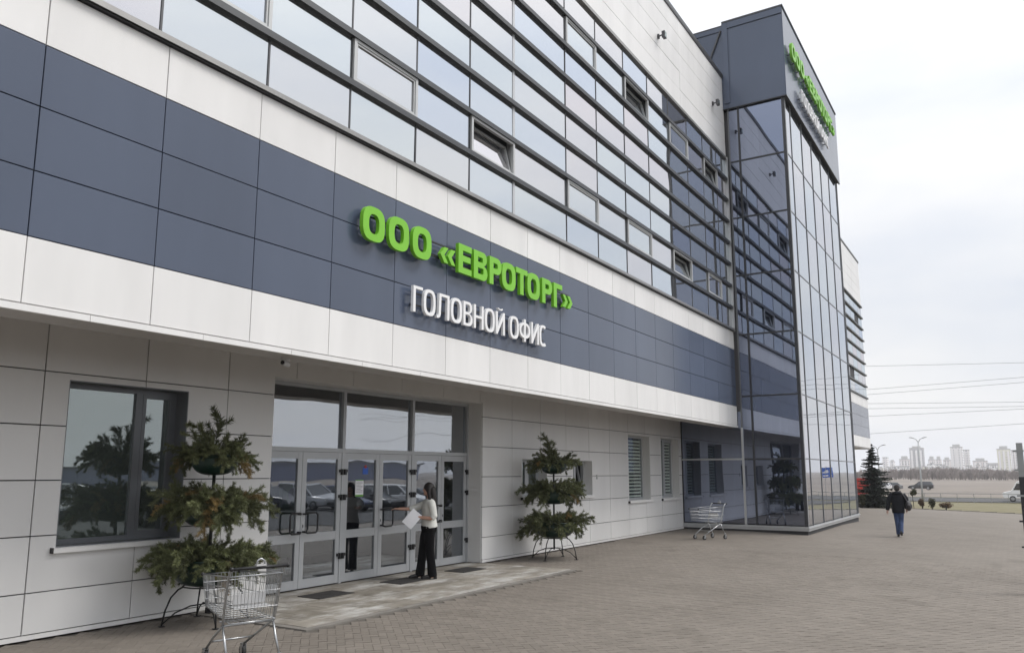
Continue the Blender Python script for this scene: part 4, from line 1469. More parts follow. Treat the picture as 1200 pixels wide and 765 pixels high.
# ------------------------------------------------------------------ shopping trolleys
def trolley(loc, rz, label):
    r = empty('shopping_trolley', loc, rz)
    tag(r, label, 'trolley', 'shopping trolleys')
    # basket of wires: +x is the front
    xr, xf, zb_r, zb_f, zt_r, zt_f = -.36, .46, .47, .54, .92, .86
    wr_, wf_ = .27, .20
    def pt(u, v, s):          # u along the length, v up, s side -1..1
        x = xr + (xf - xr) * u + (.05 * v if u > .5 else -.05 * v)
        zb, zt = zb_r + (zb_f - zb_r) * u, zt_r + (zt_f - zt_r) * u
        w = (wr_ + (wf_ - wr_) * u) * (.86 + .14 * v)
        return (x, s * w, zb + (zt - zb) * v)
    side = MB()
    for s in (-1, 1):
        for k in range(23):
            u = k / 22
            side.tube([pt(u, 0, s), pt(u, 1, s)], .0026, 4, False)
        for v in (.0, .22, .48, .74):
            side.tube([pt(0, v, s), pt(1, v, s)], .0032, 4, False)
    side.build('side_wires', 'chrome', r)
    fr = MB()
    for k in range(11):
        s = -1 + 2 * k / 10
        fr.tube([pt(1, 0, s), pt(1, 1, s)], .0026, 4, False)
        fr.tube([pt(0, 0, s), pt(1, 0, s)], .0026, 4, False)
    for v in (.22, .48, .74):
        fr.tube([pt(1, v, -1), pt(1, v, 1)], .0032, 4, False)
    for k in range(12):
        fr.tube([pt(k / 11, 0, -1), pt(k / 11, 0, 1)], .0026, 4, False)
    fr.build('front_and_floor_wires', 'chrome', r)
    gate = MB()
    for k in range(15):
        s = -1 + 2 * k / 14
        gate.tube([pt(0, .04, s), pt(0, .98, s)], .0026, 4, False)
    for v in (.3, .65):
        gate.tube([pt(0, v, -1), pt(0, v, 1)], .0032, 4, False)
    gate.build('rear_gate', 'chrome', r)
    rim = MB().tube([pt(0, 1, -1), pt(1, 1, -1), pt(1, 1, 1), pt(0, 1, 1), pt(0, 1, -1)], .008, 6)
    rim.tube([pt(0, 0, -1), pt(1, 0, -1), pt(1, 0, 1), pt(0, 0, 1), pt(0, 0, -1)], .006, 6)
    rim.build('basket_rim', 'chrome', r, smooth=True)
    MB().box(-.245, -.24, -.17, .17, .63, .73).build('child_seat', 'cart_plastic', r)
    MB().box(-.34, -.18, -.19, .19, .60, .612).build('seat_flap', 'cart_plastic', r)
    for s in (-1, 1):
        f = MB()
        f.tube([(-.47, s * .275, 1.0), (-.42, s * .275, .99), (-.36, s * .275, .88), (-.27, s * .265, .52), (-.25, s * .26, .44)], .013, 8)
        f.tube([(-.25, s * .26, .44), (-.32, s * .26, .30), (-.42, s * .265, .125)], .013, 8)
        f.tube([(-.25, s * .26, .44), (0.05, s * .235, .28), (.30, s * .20, .135)], .013, 8)
        f.build('frame_side', 'chrome', r, smooth=True)
        for (wx, wy) in ((-.42, .265), (.30, .20)):
            w = MB().tube([(wx + .02, s * wy - .016, .0625), (wx + .02, s * wy + .016, .0625)], .0595, 16).build('wheel', 'rubber', r)
            MB().tube([(wx + .02, s * wy - .018, .0625), (wx + .02, s * wy + .018, .0625)], .032, 12).build('hub', 'rim', w)
            MB().box(wx - .012, wx + .036, s * wy - .026, s * wy - .019, .05, .135).box(wx - .012, wx + .036, s * wy + .019, s * wy + .026, .05, .135).box(wx - .012, wx + .036, s * wy - .026, s * wy + .026, .127, .14).build('fork', 'chrome', r)
    MB().tube([(-.25, -.26, .44), (-.25, .26, .44)], .011, 8).tube([(.12, -.225, .235), (.12, .225, .235)], .010, 8).tube([(-.12, -.24, .46), (-.12, .24, .46)], .010, 8).build('cross_bar', 'chrome', r, smooth=True)
    MB().tube([(-.475, -.29, 1.0), (-.475, .29, 1.0)], .017, 10).build('handle', 'black', r, smooth=True)
    for s in (-1, 1):
        MB().ball((-.475, s * .29, 1.0), .022).build('handle_end', 'black', r, smooth=True)
        MB().ball(pt(1, 1, s), .020).build('bumper', 'black', r, smooth=True)
    MB().box(-.50, -.45, -.05, .05, 1.014, 1.03).build('coin_lock', 'cart_plastic', r)
    MB().tube([(-.475, -.045, 1.03), (-.475, -.03, 1.07), (-.475, 0, 1.085), (-.475, .03, 1.07), (-.475, .045, 1.03)], .009, 6).build('lock_loop', 'chrome', r, smooth=True)
    return r
trolley((5.71, 6.85, 0.001 + zg(5.66, 6.6)), math.radians(73), 'chrome wire shopping trolley in the foreground below the left planter')
trolley((22.98, 7.60, 0.002), math.radians(150), 'chrome wire shopping trolley parked beside the glass tower')

# ------------------------------------------------------------------ people
def solid(mb, name, mat, parent, voxel=.008, smooth_it=4):
    """Union the overlapping limbs into one continuous skin."""
    me = mb.mesh(name + '_raw', mat)
    tmp = bpy.data.objects.new('raw', me)
    COL.objects.link(tmp)
    md = tmp.modifiers.new('r', 'REMESH')
    md.mode = 'VOXEL'
    md.voxel_size = voxel
    md.use_smooth_shade = True
    if smooth_it:
        ms = tmp.modifiers.new('s', 'SMOOTH')
        ms.factor = .5
        ms.iterations = smooth_it
    dg = bpy.context.evaluated_depsgraph_get()
    out = bpy.data.meshes.new_from_object(tmp.evaluated_get(dg))
    out.name = name
    out.materials.clear()
    out.materials.append(M[mat])
    bpy.data.objects.remove(tmp)
    bpy.data.meshes.remove(me)
    return link(name, out, parent)

def hand(mb, wrist, d, palm_n, curl, s=1.0, flip=1):
    """Palm, four fingers of different lengths and a thumb at the side of the palm."""
    w, d, n = Vector(wrist), Vector(d).normalized(), Vector(palm_n).normalized()
    n = (n - d * n.dot(d)).normalized()
    sd = d.cross(n) * flip
    mb.tube([w - d * .02, w + d * .03, w + d * .085], [.026 * s, .030 * s, .032 * s], 10, ell=[(1, .8), (1.15, .6), (1.25, .5)])
    for k, ln in enumerate((.068, .078, .072, .055)):
        b = w + d * .08 + sd * (.030 - .02 * k) * s
        dd = d
        p = [b]
        for q in range(3):
            dd = (dd + n * curl * .55).normalized()
            p.append(p[-1] + dd * ln * s / 3)
        mb.tube(p, [.0095 * s, .009 * s, .0085 * s, .007 * s], 6)
    b = w + d * .025 + sd * .03 * s
    mb.tube([b, b + (d * .6 + sd * .8).normalized() * .03, b + (d * .9 + sd * .75 + n * .4).normalized() * .062], [.012 * s, .011 * s, .008 * s], 6)

# --- woman reaching for the door (local frame: +x her front, +y her left)
wr_ang = math.atan2(.62, -.78)
woman = empty('person', (11.80, 9.12, 0.008), wr_ang)
tag(woman, 'person in white blouse and black trousers holding papers and reaching for the entrance door', 'person')
H_ = 1.0
b = MB()
# trunk, neck, head
b.tube([(0, 0, .86), (0, 0, .98), (0.0, 0, 1.10), (.01, 0, 1.24), (.0, 0, 1.36), (-.005, 0, 1.415), (.005, 0, 1.47), (.015, 0, 1.53)],
       [.13, .145, .115, .13, .115, .06, .045, .05], 14, ell=[(1.15, .85), (1.15, .85), (1.1, .85), (1.2, .85), (1.45, .75), (1.2, .9), (1, 1), (1, 1)])
b.ball((.03, 0, 1.585), (.088, .07, .108), 16, 12)
b.tube([(.09, 0, 1.60), (.122, 0, 1.565), (.10, 0, 1.555)], [.010, .014, .008], 6)       # nose
b.ball((.075, 0, 1.505), (.035, .038, .026), 10, 6)                                       # chin
for s in (-1, 1):
    b.ball((.02, s * .07, 1.58), (.018, .010, .03), 8, 6)
# near (left) arm: bent, forearm forward, holding papers
b.tube([(0, .15, 1.36), (-.01, .205, 1.27), (-.035, .235, 1.10), (.03, .225, 1.075), (.24, .12, 1.10)], [.052, .046, .038, .036, .026], 10)
hand(b, (.24, .12, 1.10), (1, -.45, .1), (0, -.4, -1), .55, 1.0, -1)
# far (right) arm: stretched to the door
b.tube([(0, -.15, 1.36), (.05, -.20, 1.31), (.25, -.21, 1.235), (.30, -.21, 1.23), (.52, -.20, 1.235)], [.052, .046, .038, .035, .025], 10)
hand(b, (.52, -.20, 1.235), (1, .05, .02), (0, .2, -1), .35, 1.0, 1)
# legs
for s, fx, kx in ((1, -.06, .0), (-1, .13, .085)):
    b.tube([(0, s * .085, .90), (kx, s * .09, .50), (kx * .8 + fx * .2, s * .09, .45), (fx, s * .09, .10)], [.085, .055, .05, .035], 10)
    b.tube([(fx - .03, s * .09, .06), (fx + .08, s * .09, .045), (fx + .16, s * .09, .03)], [.036, .034, .022], 8)
solid(b, 'body', 'skin', woman, .0075, 3)
c = MB()                                                                                   # blouse
c.tube([(-.01, 0, .90), (0, 0, .98), (0.0, 0, 1.10), (.012, 0, 1.24), (.0, 0, 1.35), (-.005, 0, 1.40), (0.0, 0, 1.425)],
       [.172, .168, .145, .150, .135, .10, .07], 18, ell=[(1.1, .88), (1.1, .85), (1.08, .84), (1.15, .86), (1.42, .78), (1.35, .85), (1.1, 1)])
c.tube([(0, .13, 1.355), (-.01, .205, 1.27), (-.03, .238, 1.11), (.01, .235, 1.075)], [.078, .070, .066, .060], 12)
c.tube([(0, -.13, 1.355), (.05, -.20, 1.31), (.23, -.21, 1.245), (.33, -.21, 1.232)], [.076, .068, .060, .052], 12)
bl = solid(c, 'blouse', 'blouse', woman, .010, 3)
MB().tube([(.045, -.055, 1.41), (.085, 0, 1.36), (.045, .055, 1.41)], [.016, .02, .016], 6).build('collar', 'blouse', bl, smooth=True)
t = MB()                                                                                   # trousers
t.tube([(0, 0, 1.0), (0, 0, .92), (0, 0, .83)], [.142, .165, .15], 16, ell=[(1.15, .85), (1.12, .9), (1.15, .9)])
for s, fx, kx in ((1, -.06, .0), (-1, .13, .085)):
    t.tube([(0, s * .078, .90), (.01 + kx * .5, s * .085, .70), (kx, s * .09, .50), (fx * .5 + kx * .5, s * .09, .28), (fx + .005, s * .09, .045)], [.108, .094, .078, .078, .088], 14)
solid(t, 'trousers', 'trousers_black', woman, .010, 3)
for s, fx in ((1, -.06), (-1, .13)):
    sh = MB().tube([(fx - .065, s * .09, .055), (fx - .02, s * .09, .065), (fx + .08, s * .09, .05), (fx + .17, s * .09, .034), (fx + .215, s * .09, .026)], [.030, .040, .040, .034, .014], 10, ell=(1, .9))
    sh.box(fx - .075, fx - .015, s * .09 - .026, s * .09 + .026, 0, .05).box(fx + .04, fx + .19, s * .09 - .033, s * .09 + .033, 0, .022)
    solid(sh, 'shoe', 'shoe', woman, .007, 2)
h = MB()                                                                                   # long dark hair
h.ball((.012, 0, 1.605), (.102, .092, .112), 16, 12)
h.tube([(-.03, 0, 1.62), (-.055, 0, 1.52), (-.065, 0, 1.42), (-.075, 0, 1.30), (-.085, 0, 1.24)], [.09, .092, .095, .075, .03], 14, ell=(1.15, .72))
h.tube([(.03, .078, 1.62), (.035, .092, 1.52), (.02, .095, 1.42), (.0, .095, 1.36)], [.035, .034, .03, .012], 8)
h.tube([(.03, -.078, 1.62), (.035, -.092, 1.52), (.02, -.095, 1.42), (.0, -.095, 1.36)], [.035, .034, .03, .012], 8)
solid(h, 'hair', 'hair_dark', woman, .008, 2)
ey = MB()
for s in (-1, 1):
    ey.ball((.104, s * .03, 1.597), (.008, .013, .007), 8, 6)
ey.tube([(.108, -.022, 1.533), (.116, 0, 1.531), (.108, .022, 1.533)], .004, 5)
ey.build('eyes_and_mouth', 'hair_dark', woman)
# papers in her hand (world placement from her local frame)
Rw = Matrix.Rotation(wr_ang, 4, 'Z')
pp = empty('sheet_of_paper', Vector((11.80, 9.12, .008)) + Rw @ Vector((.34, .115, 1.075)))
for k in range(3):
    g = MB()
    n_ = 6
    for i in range(n_):
        u0, u1 = -.15 + .30 * i / n_, -.15 + .30 * (i + 1) / n_
        z0, z1 = .012 * math.cos(u0 * 9), .012 * math.cos(u1 * 9)
        g.add([(u0, -.105, z0), (u1, -.105, z1), (u1, .105, z1), (u0, .105, z0)], [(0, 1, 2, 3)])
    g.build('page', 'paper', pp, loc=(.006 * k, .004 * k, .003 * k))
pp.rotation_euler = (Matrix.Rotation(wr_ang, 3, 'Z') @ Matrix.Rotation(math.radians(48), 3, 'Y') @ Matrix.Rotation(math.radians(-72), 3, 'X')).to_euler()
tag(pp, 'white sheets of paper held by the person at the entrance doors', 'paper')

# --- man walking away to the right
mx_, my_ = 28.6, 3.18
mrot = math.radians(4)
man = empty('person', (mx_, my_, zg(mx_, my_)), mrot)
tag(man, 'person in dark hooded jacket and blue jeans walking away across the plaza', 'person')
man.scale = (.93, .93, .93)
b = MB()
b.tube([(.0, 0, .90), (.01, 0, 1.0), (.02, 0, 1.15), (.045, 0, 1.32), (.055, 0, 1.44), (.075, 0, 1.50), (.10, 0, 1.56)], [.14, .15, .15, .16, .13, .065, .055], 14,
       ell=[(1.1, .85), (1.1, .85), (1.1, .85), (1.2, .8), (1.4, .75), (1, 1), (1, 1)])
b.ball((.13, 0, 1.635), (.10, .078, .118), 16, 12)
b.tube([(.21, 0, 1.64), (.245, 0, 1.605), (.22, 0, 1.595)], [.010, .015, .009], 6)
for s in (-1, 1):
    b.ball((.125, s * .08, 1.63), (.02, .011, .033), 8, 6)
b.tube([(.05, .17, 1.43), (.0, .25, 1.30), (-.05, .29, 1.12), (-.06, .33, .88)], [.055, .05, .042, .028], 10)
hand(b, (-.06, .335, .88), (-.02, .12, -1), (0, -1, 0), .3, 1.0, 1)
b.tube([(.05, -.17, 1.43), (.03, -.25, 1.30), (.02, -.27, 1.12), (.10, -.26, .93)], [.055, .05, .042, .028], 10)
hand(b, (.10, -.26, .93), (.25, .05, -1), (0, 1, 0), .6, 1.0, -1)
LEG = ((1, .12, .07, 0.0, .0), (-1, -.14, .045, .06, .25))
for s, fx, kx, lift, _ in LEG:
    b.tube([(0, s * .075, .90), (kx * .6, s * .07, .70), (kx, s * .065, .50), (kx * .5 + fx * .5, s * .058, .30 + lift * .4), (fx, s * .05, .10 + lift)], [.085, .07, .052, .042, .034], 10)
solid(b, 'body', 'skin_pale', man, .008, 3)
j = MB()                                                                                   # padded jacket with hood
j.tube([(-.01, 0, .80), (.0, 0, .90), (.01, 0, 1.05), (.025, 0, 1.20), (.05, 0, 1.36), (.055, 0, 1.45), (.075, 0, 1.51)], [.185, .195, .185, .19, .185, .145, .085], 18,
       ell=[(1.05, .8), (1.05, .8), (1.05, .82), (1.1, .82), (1.25, .8), (1.35, .8), (1.2, 1)])
j.tube([(.05, .16, 1.43), (.0, .255, 1.30), (-.05, .30, 1.12), (-.06, .335, .90)], [.095, .085, .075, .062], 12)
j.tube([(.05, -.16, 1.43), (.03, -.255, 1.30), (.02, -.285, 1.12), (.09, -.265, .95)], [.095, .085, .075, .062], 12)
j.ball((-.01, 0, 1.47), (.115, .155, .085), 14, 8)
solid(j, 'jacket', 'jacket', man, .011, 3)
t = MB()
t.tube([(0, 0, 1.0), (0, 0, .92), (0, 0, .82)], [.15, .165, .15], 16, ell=[(1.1, .9), (1.1, .9), (1.12, .9)])
for s, fx, kx, lift, _ in LEG:
    t.tube([(0, s * .075, .90), (kx * .6, s * .07, .70), (kx, s * .065, .50), (kx * .5 + fx * .5, s * .058, .30 + lift * .4), (fx, s * .05, .08 + lift)], [.108, .09, .074, .066, .068], 14)
solid(t, 'jeans', 'jeans', man, .010, 3)
for s, fx, kx, lift, tilt in LEG:
    ang = tilt * 1.6
    def q(dx, dz):
        return (fx + dx * math.cos(ang) + dz * math.sin(ang), s * .05, lift + .02 * (lift > 0) + dz * math.cos(ang) - dx * math.sin(ang) + (.03 if lift else 0))
    sh = MB().tube([q(-.09, .045), q(-.04, .055), q(.08, .045), q(.17, .032), q(.205, .028)], [.036, .048, .046, .038, .018], 10)
    sh.tube([q(-.09, .016), q(.19, .016)], [.032, .032], 8, ell=(1.15, .5))
    solid(sh, 'shoe', 'shoe', man, .008, 2)
hc = MB().ball((.118, 0, 1.675), (.108, .092, .098), 16, 10)
hc.tube([(.05, 0, 1.66), (.04, 0, 1.60), (.045, 0, 1.56)], [.07, .075, .06], 10, ell=(1.15, .7))
solid(hc, 'hair', 'cap', man, .009, 2)
ey = MB()
for s in (-1, 1):
    ey.ball((.219, s * .03, 1.645), (.008, .013, .007), 8, 6)
ey.build('eyes', 'hair_dark', man)
bagp = Vector((mx_, my_, zg(mx_, my_))) + Matrix.Rotation(mrot, 3, 'Z') @ (Vector((-.06, -.335, 1.06)) * .93)
bag = empty('shoulder_bag', bagp, mrot)
bb = MB()
bb.tube([(-.20, 0, -.06), (-.12, 0, -.02), (.0, 0, .0), (.12, 0, -.02), (.19, 0, -.05)], [.09, .15, .165, .15, .09], 14, ell=(.55, 1))
solid(bb, 'bag_body', 'bag', bag, .011, 3)
MB().tube([(-.12, .02, .10), (-.05, .12, .32), (.05, .22, .46), (.10, .33, .42), (.16, .36, .28)], .016, 6, ell=(1, .5)).build('strap', 'bag', bag)
MB().box(-.06, .06, -.10, -.085, -.06, .03).build('pocket', 'black_plastic', bag)
tag(bag, 'dark shoulder bag on the right side of the person walking away', 'bag')

# ------------------------------------------------------------------ post at the right edge
pst = empty('fence_post', (17.2, -.16, zg(17.2, -.16)))
tag(pst, 'tall dark metal post with clamps at the right edge of the plaza', 'post')
MB().box(-.055, .055, -.055, .055, 0, 2.05).build('lower_post', 'post_black', pst)
MB().box(-.05, .05, -.05, .05, 2.05, 2.66).build('upper_post', 'galv', pst)
for z in (.35, .8, 1.25, 1.7, 2.16, 2.5):
    MB().box(-.062, .062, -.062, .062, z, z + .035).box(-.02, .02, .062, .11, z, z + .03).build('clamp', 'galv' if z > 1.5 else 'post_black', pst)
MB().box(-.10, .10, -.10, .10, 0, .015).build('base_plate', 'post_black', pst)

# ------------------------------------------------------------------ vehicles
def ring_loft(mb, rings):
    n = len(rings[0])
    vs_, fs_ = [], []
    for r_ in rings:
        vs_.extend(r_)
    for i in range(len(rings) - 1):
        for k in range(n):
            k2 = (k + 1) % n
            fs_.append((i * n + k, i * n + k2, (i + 1) * n + k2, (i + 1) * n + k))
    fs_.append(tuple(range(n - 1, -1, -1)))
    fs_.append(tuple((len(rings) - 1) * n + k for k in range(n)))
    mb.add(vs_, fs_)

def car_parts(root, colmat, suv=False, estate=False):
    """+x is the nose. Body shell, glasshouse, roof, wheels, lamps, bumpers."""
    L, W, Hh = (4.55, 1.84, 1.66) if suv else (4.4, 1.76, 1.46)
    zs = .26 if suv else .20
    zbelt = 1.02 if suv else .92
    st = [(-.5, .78, zs + .22, zbelt - .16), (-.485, .92, zs + .08, zbelt - .02), (-.40, .99, zs, zbelt + .01), (-.15, 1.0, zs, zbelt), (.12, 1.0, zs, zbelt - .02), (.26, .985, zs, zbelt - .06),
          (.40, .95, zs, zbelt - .17), (.475, .86, zs + .05, zbelt - .27), (.5, .72, zs + .16, zbelt - .36)]
    rings = []
    for (u, wf, z0, z1) in st:
        w = W / 2 * wf
        x = u * L
        zm = z0 + (z1 - z0) * .55
        rings.append([(x, -w * .90, z0), (x, -w * .99, z0 + .08), (x, -w, zm), (x, -w * .95, z1 - .04), (x, -w * .86, z1), (x, w * .86, z1), (x, w * .95, z1 - .04), (x, w, zm), (x, w * .99, z0 + .08), (x, w * .90, z0)])
    mb = MB()
    ring_loft(mb, rings)
    mb.build('body', colmat, root, smooth=False)
    xr0, xr1, xf1, xf0 = (-.47, -.40, .04, .24) if (suv or estate) else (-.40, -.27, .03, .24)
    def gh(dx, shrink):
        r_ = []
        for (u0, u1) in ((xr0, xr1), (xf0, xf1)):
            pass
        return r_
    wb, wt, zt = W / 2 * .86, W / 2 * .68, Hh - .05
    g = MB()
    A = [(xr0 * L, -wb * .94, zbelt - .03), (xf0 * L, -wb * .96, zbelt - .08), (xf0 * L, wb * .96, zbelt - .08), (xr0 * L, wb * .94, zbelt - .03)]
    B = [(xr1 * L, -wt, zt), (xf1 * L, -wt, zt), (xf1 * L, wt, zt), (xr1 * L, wt, zt)]
    g.add(A + B, [(0, 1, 5, 4), (1, 2, 6, 5), (2, 3, 7, 6), (3, 0, 4, 7), (4, 5, 6, 7)])
    g.build('windows', 'car_glass', root)
    rf = MB()
    ring_loft(rf, [[(xr1 * L - .06, -wt * 1.03, zt - .03), (xr1 * L - .06, wt * 1.03, zt - .03), (xr1 * L + .1, wt * .9, zt + .035), (xr1 * L + .1, -wt * .9, zt + .035)],
                   [(xf1 * L + .06, -wt * 1.03, zt - .03), (xf1 * L + .06, wt * 1.03, zt - .03), (xf1 * L - .12, wt * .9, zt + .05), (xf1 * L - .12, -wt * .9, zt + .05)]])
    for s in (-1, 1):
        for i0 in (0, 1):
            a, b_ = Vector(A[i0]), Vector(B[i0])
            a.y, b_.y = abs(a.y) * s, abs(b_.y) * s
            rf.beam(a, b_, .07, .05)
        ax, bx = (xr0 * .35 + xf0 * .65) * L * .55, (xr1 * .45 + xf1 * .55) * L * .6
        rf.beam((ax - .35, s * wb * .965, zbelt - .03), (bx - .2, s * wt * 1.01, zt), .06, .03)
    rf.build('roof', colmat, root)
    rw = .335 if suv else .30
    for u in (-.295, .30):
        for s in (-1, 1):
            wx = u * L
            yw = s * (W / 2 - .10)
            w_ = MB().tube([(wx, yw - .10, rw), (wx, yw - .085, rw), (wx, yw + .085, rw), (wx, yw + .10, rw)], [rw - .03, rw, rw, rw - .03], 18).build('wheel', 'rubber', root)
            MB().tube([(wx, yw + s * .098, rw), (wx, yw + s * .112, rw)], [rw * .68, rw * .60], 14).build('rim', 'rim', w_)
    for s in (-1, 1):
        MB().box(L * .452, L * .487, s * W * .33 - .16, s * W * .33 + .16, zbelt - .42, zbelt - .27).build('headlight', 'lamp_clear', root)
        MB().box(-L * .4995, -L * .478, s * W * .34 - .13, s * W * .34 + .13, zbelt - .26, zbelt - .08).build('tail_light', 'lamp_red', root)
        MB().box(L * .14, L * .165, min(s * W * .47, s * W * .55), max(s * W * .47, s * W * .55), zbelt + .0, zbelt + .12).build('mirror', colmat, root)
    MB().box(L * .47, L * .503, -W * .36, W * .36, zs + .12, zs + .26).build('bumper', 'black_plastic', root)
    MB().box(-L * .503, -L * .485, -.26, .26, zs + .30, zs + .41).build('number_plate', 'paper', root)

CARC = dict(dark=(.02, .024, .034), black=(.010, .010, .012), silver=(.42, .43, .45), white=(.74, .74, .74), blue=(.03, .05, .12), red=(.30, .02, .018), grey=(.14, .145, .15), beige=(.35, .32, .26))
def car(loc, rz, colour, label, suv=False, estate=False, group=None):
    r = empty('parked_car', loc, rz)
    tag(r, label, 'car', group)
    car_parts(r, paint('paint_' + colour, CARC[colour]), suv, estate)
    return r
# the row mirrored in the entrance doors and the row behind it
row1 = ['dark', 'silver', 'black', 'grey', 'white', 'dark', 'silver', 'blue', 'black', 'white', 'grey']
row2 = ['white', 'silver', 'red', 'dark', 'white', 'silver', 'beige', 'black', 'silver', 'white']
ORD = ['first', 'second', 'third', 'fourth', 'fifth', 'sixth', 'seventh', 'eighth', 'ninth', 'tenth', 'eleventh']
for k, cn in enumerate(row1):
    x = 18.0 + k * 2.75
    y = -15.5 + rnd.uniform(-.25, .25)
    car((x, y, zg(x, y) + .004), math.radians(90 + rnd.uniform(-1.5, 1.5)), cn, '%s car reflected in the entrance glass, %s of the front row' % (cn, ORD[k]), suv=(k % 3 == 0), estate=(k % 4 == 2), group='cars in the car park, front row')
for k, cn in enumerate(row2):
    x = 20.5 + k * 2.9
    y = -22.0 + rnd.uniform(-.3, .3)
    car((x, y, zg(x, y) + .004), math.radians(-90 + rnd.uniform(-1.5, 1.5)), cn, '%s car reflected in the entrance glass, %s of the back row' % (cn, ORD[k]), suv=(k % 4 == 1), estate=(k % 3 == 0), group='cars in the car park, back row')
# vehicles on and beside the far road
car((172, 22.2, zg(172, 22.2)), math.radians(84), 'white', 'white car far off beyond the road just right of the spruce tree', estate=True)
car((176, 20.6, zg(176, 20.6)), math.radians(95), 'grey', 'grey car far off beyond the road behind the head of the walking person')
car((178, 15.4, zg(178, 15.4)), math.radians(88), 'black', 'black car far off beyond the road right of the walking person', suv=True)
tr = empty('red_truck', (100, 17.0, zg(100, 17.0)), math.radians(90))
tag(tr, 'red truck on the road behind the spruce tree', 'truck')
mb = MB()
ring_loft(mb, [[(x, -1.2, .75), (x, 1.2, .75), (x, 1.2, 2.7), (x, -1.2, 2.7)] for x in (-3.2, 1.2)])
mb.build('cargo_box', paint('truck_red', (.36, .03, .025)), tr)
mb = MB()
ring_loft(mb, [[(1.3, -1.1, .55), (1.3, 1.1, .55), (1.3, 1.1, 2.45), (1.3, -1.1, 2.45)], [(2.5, -1.1, .5), (2.5, 1.1, .5), (2.5, 1.1, 2.4), (2.5, -1.1, 2.4)], [(2.95, -1.08, .5), (2.95, 1.08, .5), (2.8, 1.05, 1.5), (2.8, -1.05, 1.5)]])
mb.build('cab', paint('truck_red', (.36, .03, .025)), tr)
MB().box(1.7, 2.4, -1.115, 1.115, 1.5, 2.2).build('cab_window', 'car_glass', tr)
MB().box(-3.1, 2.4, -.5, .5, .5, .74).build('chassis', 'black_plastic', tr)
for wx in (-2.2, 1.9):
    for s in (-1, 1):
        MB().tube([(wx, s * .82, .45), (wx, s * 1.12, .45)], .45, 16).build('wheel', 'rubber', tr)

van = empty('white_van', (112.5, -1.75, ROAD_Z + .012), math.radians(90))
tag(van, 'white delivery van on the road near the right edge', 'van')
mb = MB()
prof = [(-2.9, .45), (2.75, .45), (2.85, .8), (2.75, 1.05), (1.95, 1.25), (1.35, 2.25), (1.0, 2.45), (-2.85, 2.5), (-2.92, 2.2)]
mb.add([(x, -1.0, z) for x, z in prof] + [(x, 1.0, z) for x, z in prof],
       [tuple(range(len(prof) - 1, -1, -1)), tuple(range(len(prof), 2 * len(prof)))] + [(k, (k + 1) % 9, 9 + (k + 1) % 9, 9 + k) for k in range(9)])
mb.build('body', paint('van_white', (.80, .80, .79)), van)
for s in (-1, 1):
    MB().add([(1.0, s * 1.004, 1.35), (1.75, s * 1.004, 1.35), (1.33, s * 1.004, 2.12), (1.0, s * 1.004, 2.12)], [(0, 1, 2, 3)]).build('cab_window', 'car_glass', van)
    for wx in (-1.9, 1.85):
        w_ = MB().tube([(wx, s * .75, .34), (wx, s * 1.02, .34)], .34, 16).build('wheel', 'rubber', van)
        MB().tube([(wx, s * 1.021, .34), (wx, s * 1.03, .34)], .2, 12).build('rim', 'rim', w_)
    MB().box(2.70, 2.83, s * .75 - .15, s * .75 + .15, .82, 1.0).build('headlight', 'lamp_clear', van)

# ------------------------------------------------------------------ road sign, lamps, railing, wires
rs = empty('road_sign', (78, -3.2, zg(78, -3.2)))
tag(rs, 'blue square road sign mirrored in the tower front glass', 'road sign')
hz = 1.45 - zg(78, -3.2)
MB().tube([(0.03, 0, 0), (0.03, 0, hz + 1.0)], .03, 8).build('pole', 'galv', rs)
MB().box(-.42, .42, -.02, .0, hz, hz + .92).build('plate', 'blue_sign', rs)
MB().add([(-.3, -.022, hz + .42), (.3, -.022, hz + .42), (.3, -.022, hz + .52), (.16, -.022, hz + .55), (.02, -.022, hz + .70), (-.2, -.022, hz + .70), (-.3, -.022, hz + .58)], [tuple(range(7))]).box(-.3, .3, -.0225, -.0205, hz + .12, hz + .24).build('symbol', 'paper', rs)
rs.rotation_euler = (0, 0, math.radians(-60))
for o in list(rs.children):
    if o.name.startswith('symbol'):
        pass
MB().add([(-.3, .005, hz + .42), (.3, .005, hz + .42), (.3, .005, hz + .52), (.16, .005, hz + .55), (.02, .005, hz + .70), (-.2, .005, hz + .70), (-.3, .005, hz + .58)], [tuple(range(6, -1, -1))]).build('symbol', 'paper', rs)

def lamp_post(x, y, hgt, label):
    r = empty('street_lamp', (x, y, zg(x, y)))
    tag(r, label, 'street lamp', 'twin street lamps by the road')
    MB().tube([(0, 0, 0), (0, 0, 1.2), (0, 0, hgt)], [.12, .10, .06], 8).build('pole', 'galv', r, smooth=True)
    for s in (-1, 1):
        MB().tube([(0, 0, hgt - .1), (0, s * .18, hgt + .25), (0, s * .5, hgt + .45)], .035, 6).build('arm', 'galv', r, smooth=True)
        MB().tube([(0, s * .45, hgt + .42), (0, s * .7, hgt + .5), (0, s * .95, hgt + .52)], [.06, .10, .05], 8, ell=(1, .6)).build('lamp_head', 'galv', r, smooth=True)
lamp_post(106.5, 13.65, 6.2, 'twin-armed street lamp behind the top of the spruce tree')
lamp_post(106, 9.1, 7.0, 'twin-armed street lamp in front of the tall grey tower block')

rail = empty('railing', (104.5, 0, 0))
tag(rail, 'low grey metal railing along the near side of the road', 'railing')
pme = MB().box(-.03, .03, -.03, .03, 0, 1.05).mesh('rail_post', 'galv')
for k in range(20):
    y = -16 + k * 1.65
    link('rail_post', pme, rail, (0, y, zg(104.5, y)))
for z in (.55, 1.02):
    MB().box(-.02, .02, -16, 15.4, z - .03 + zg(104.5, 0), z + .03 + zg(104.5, 0)).build('rail', 'galv', rail)

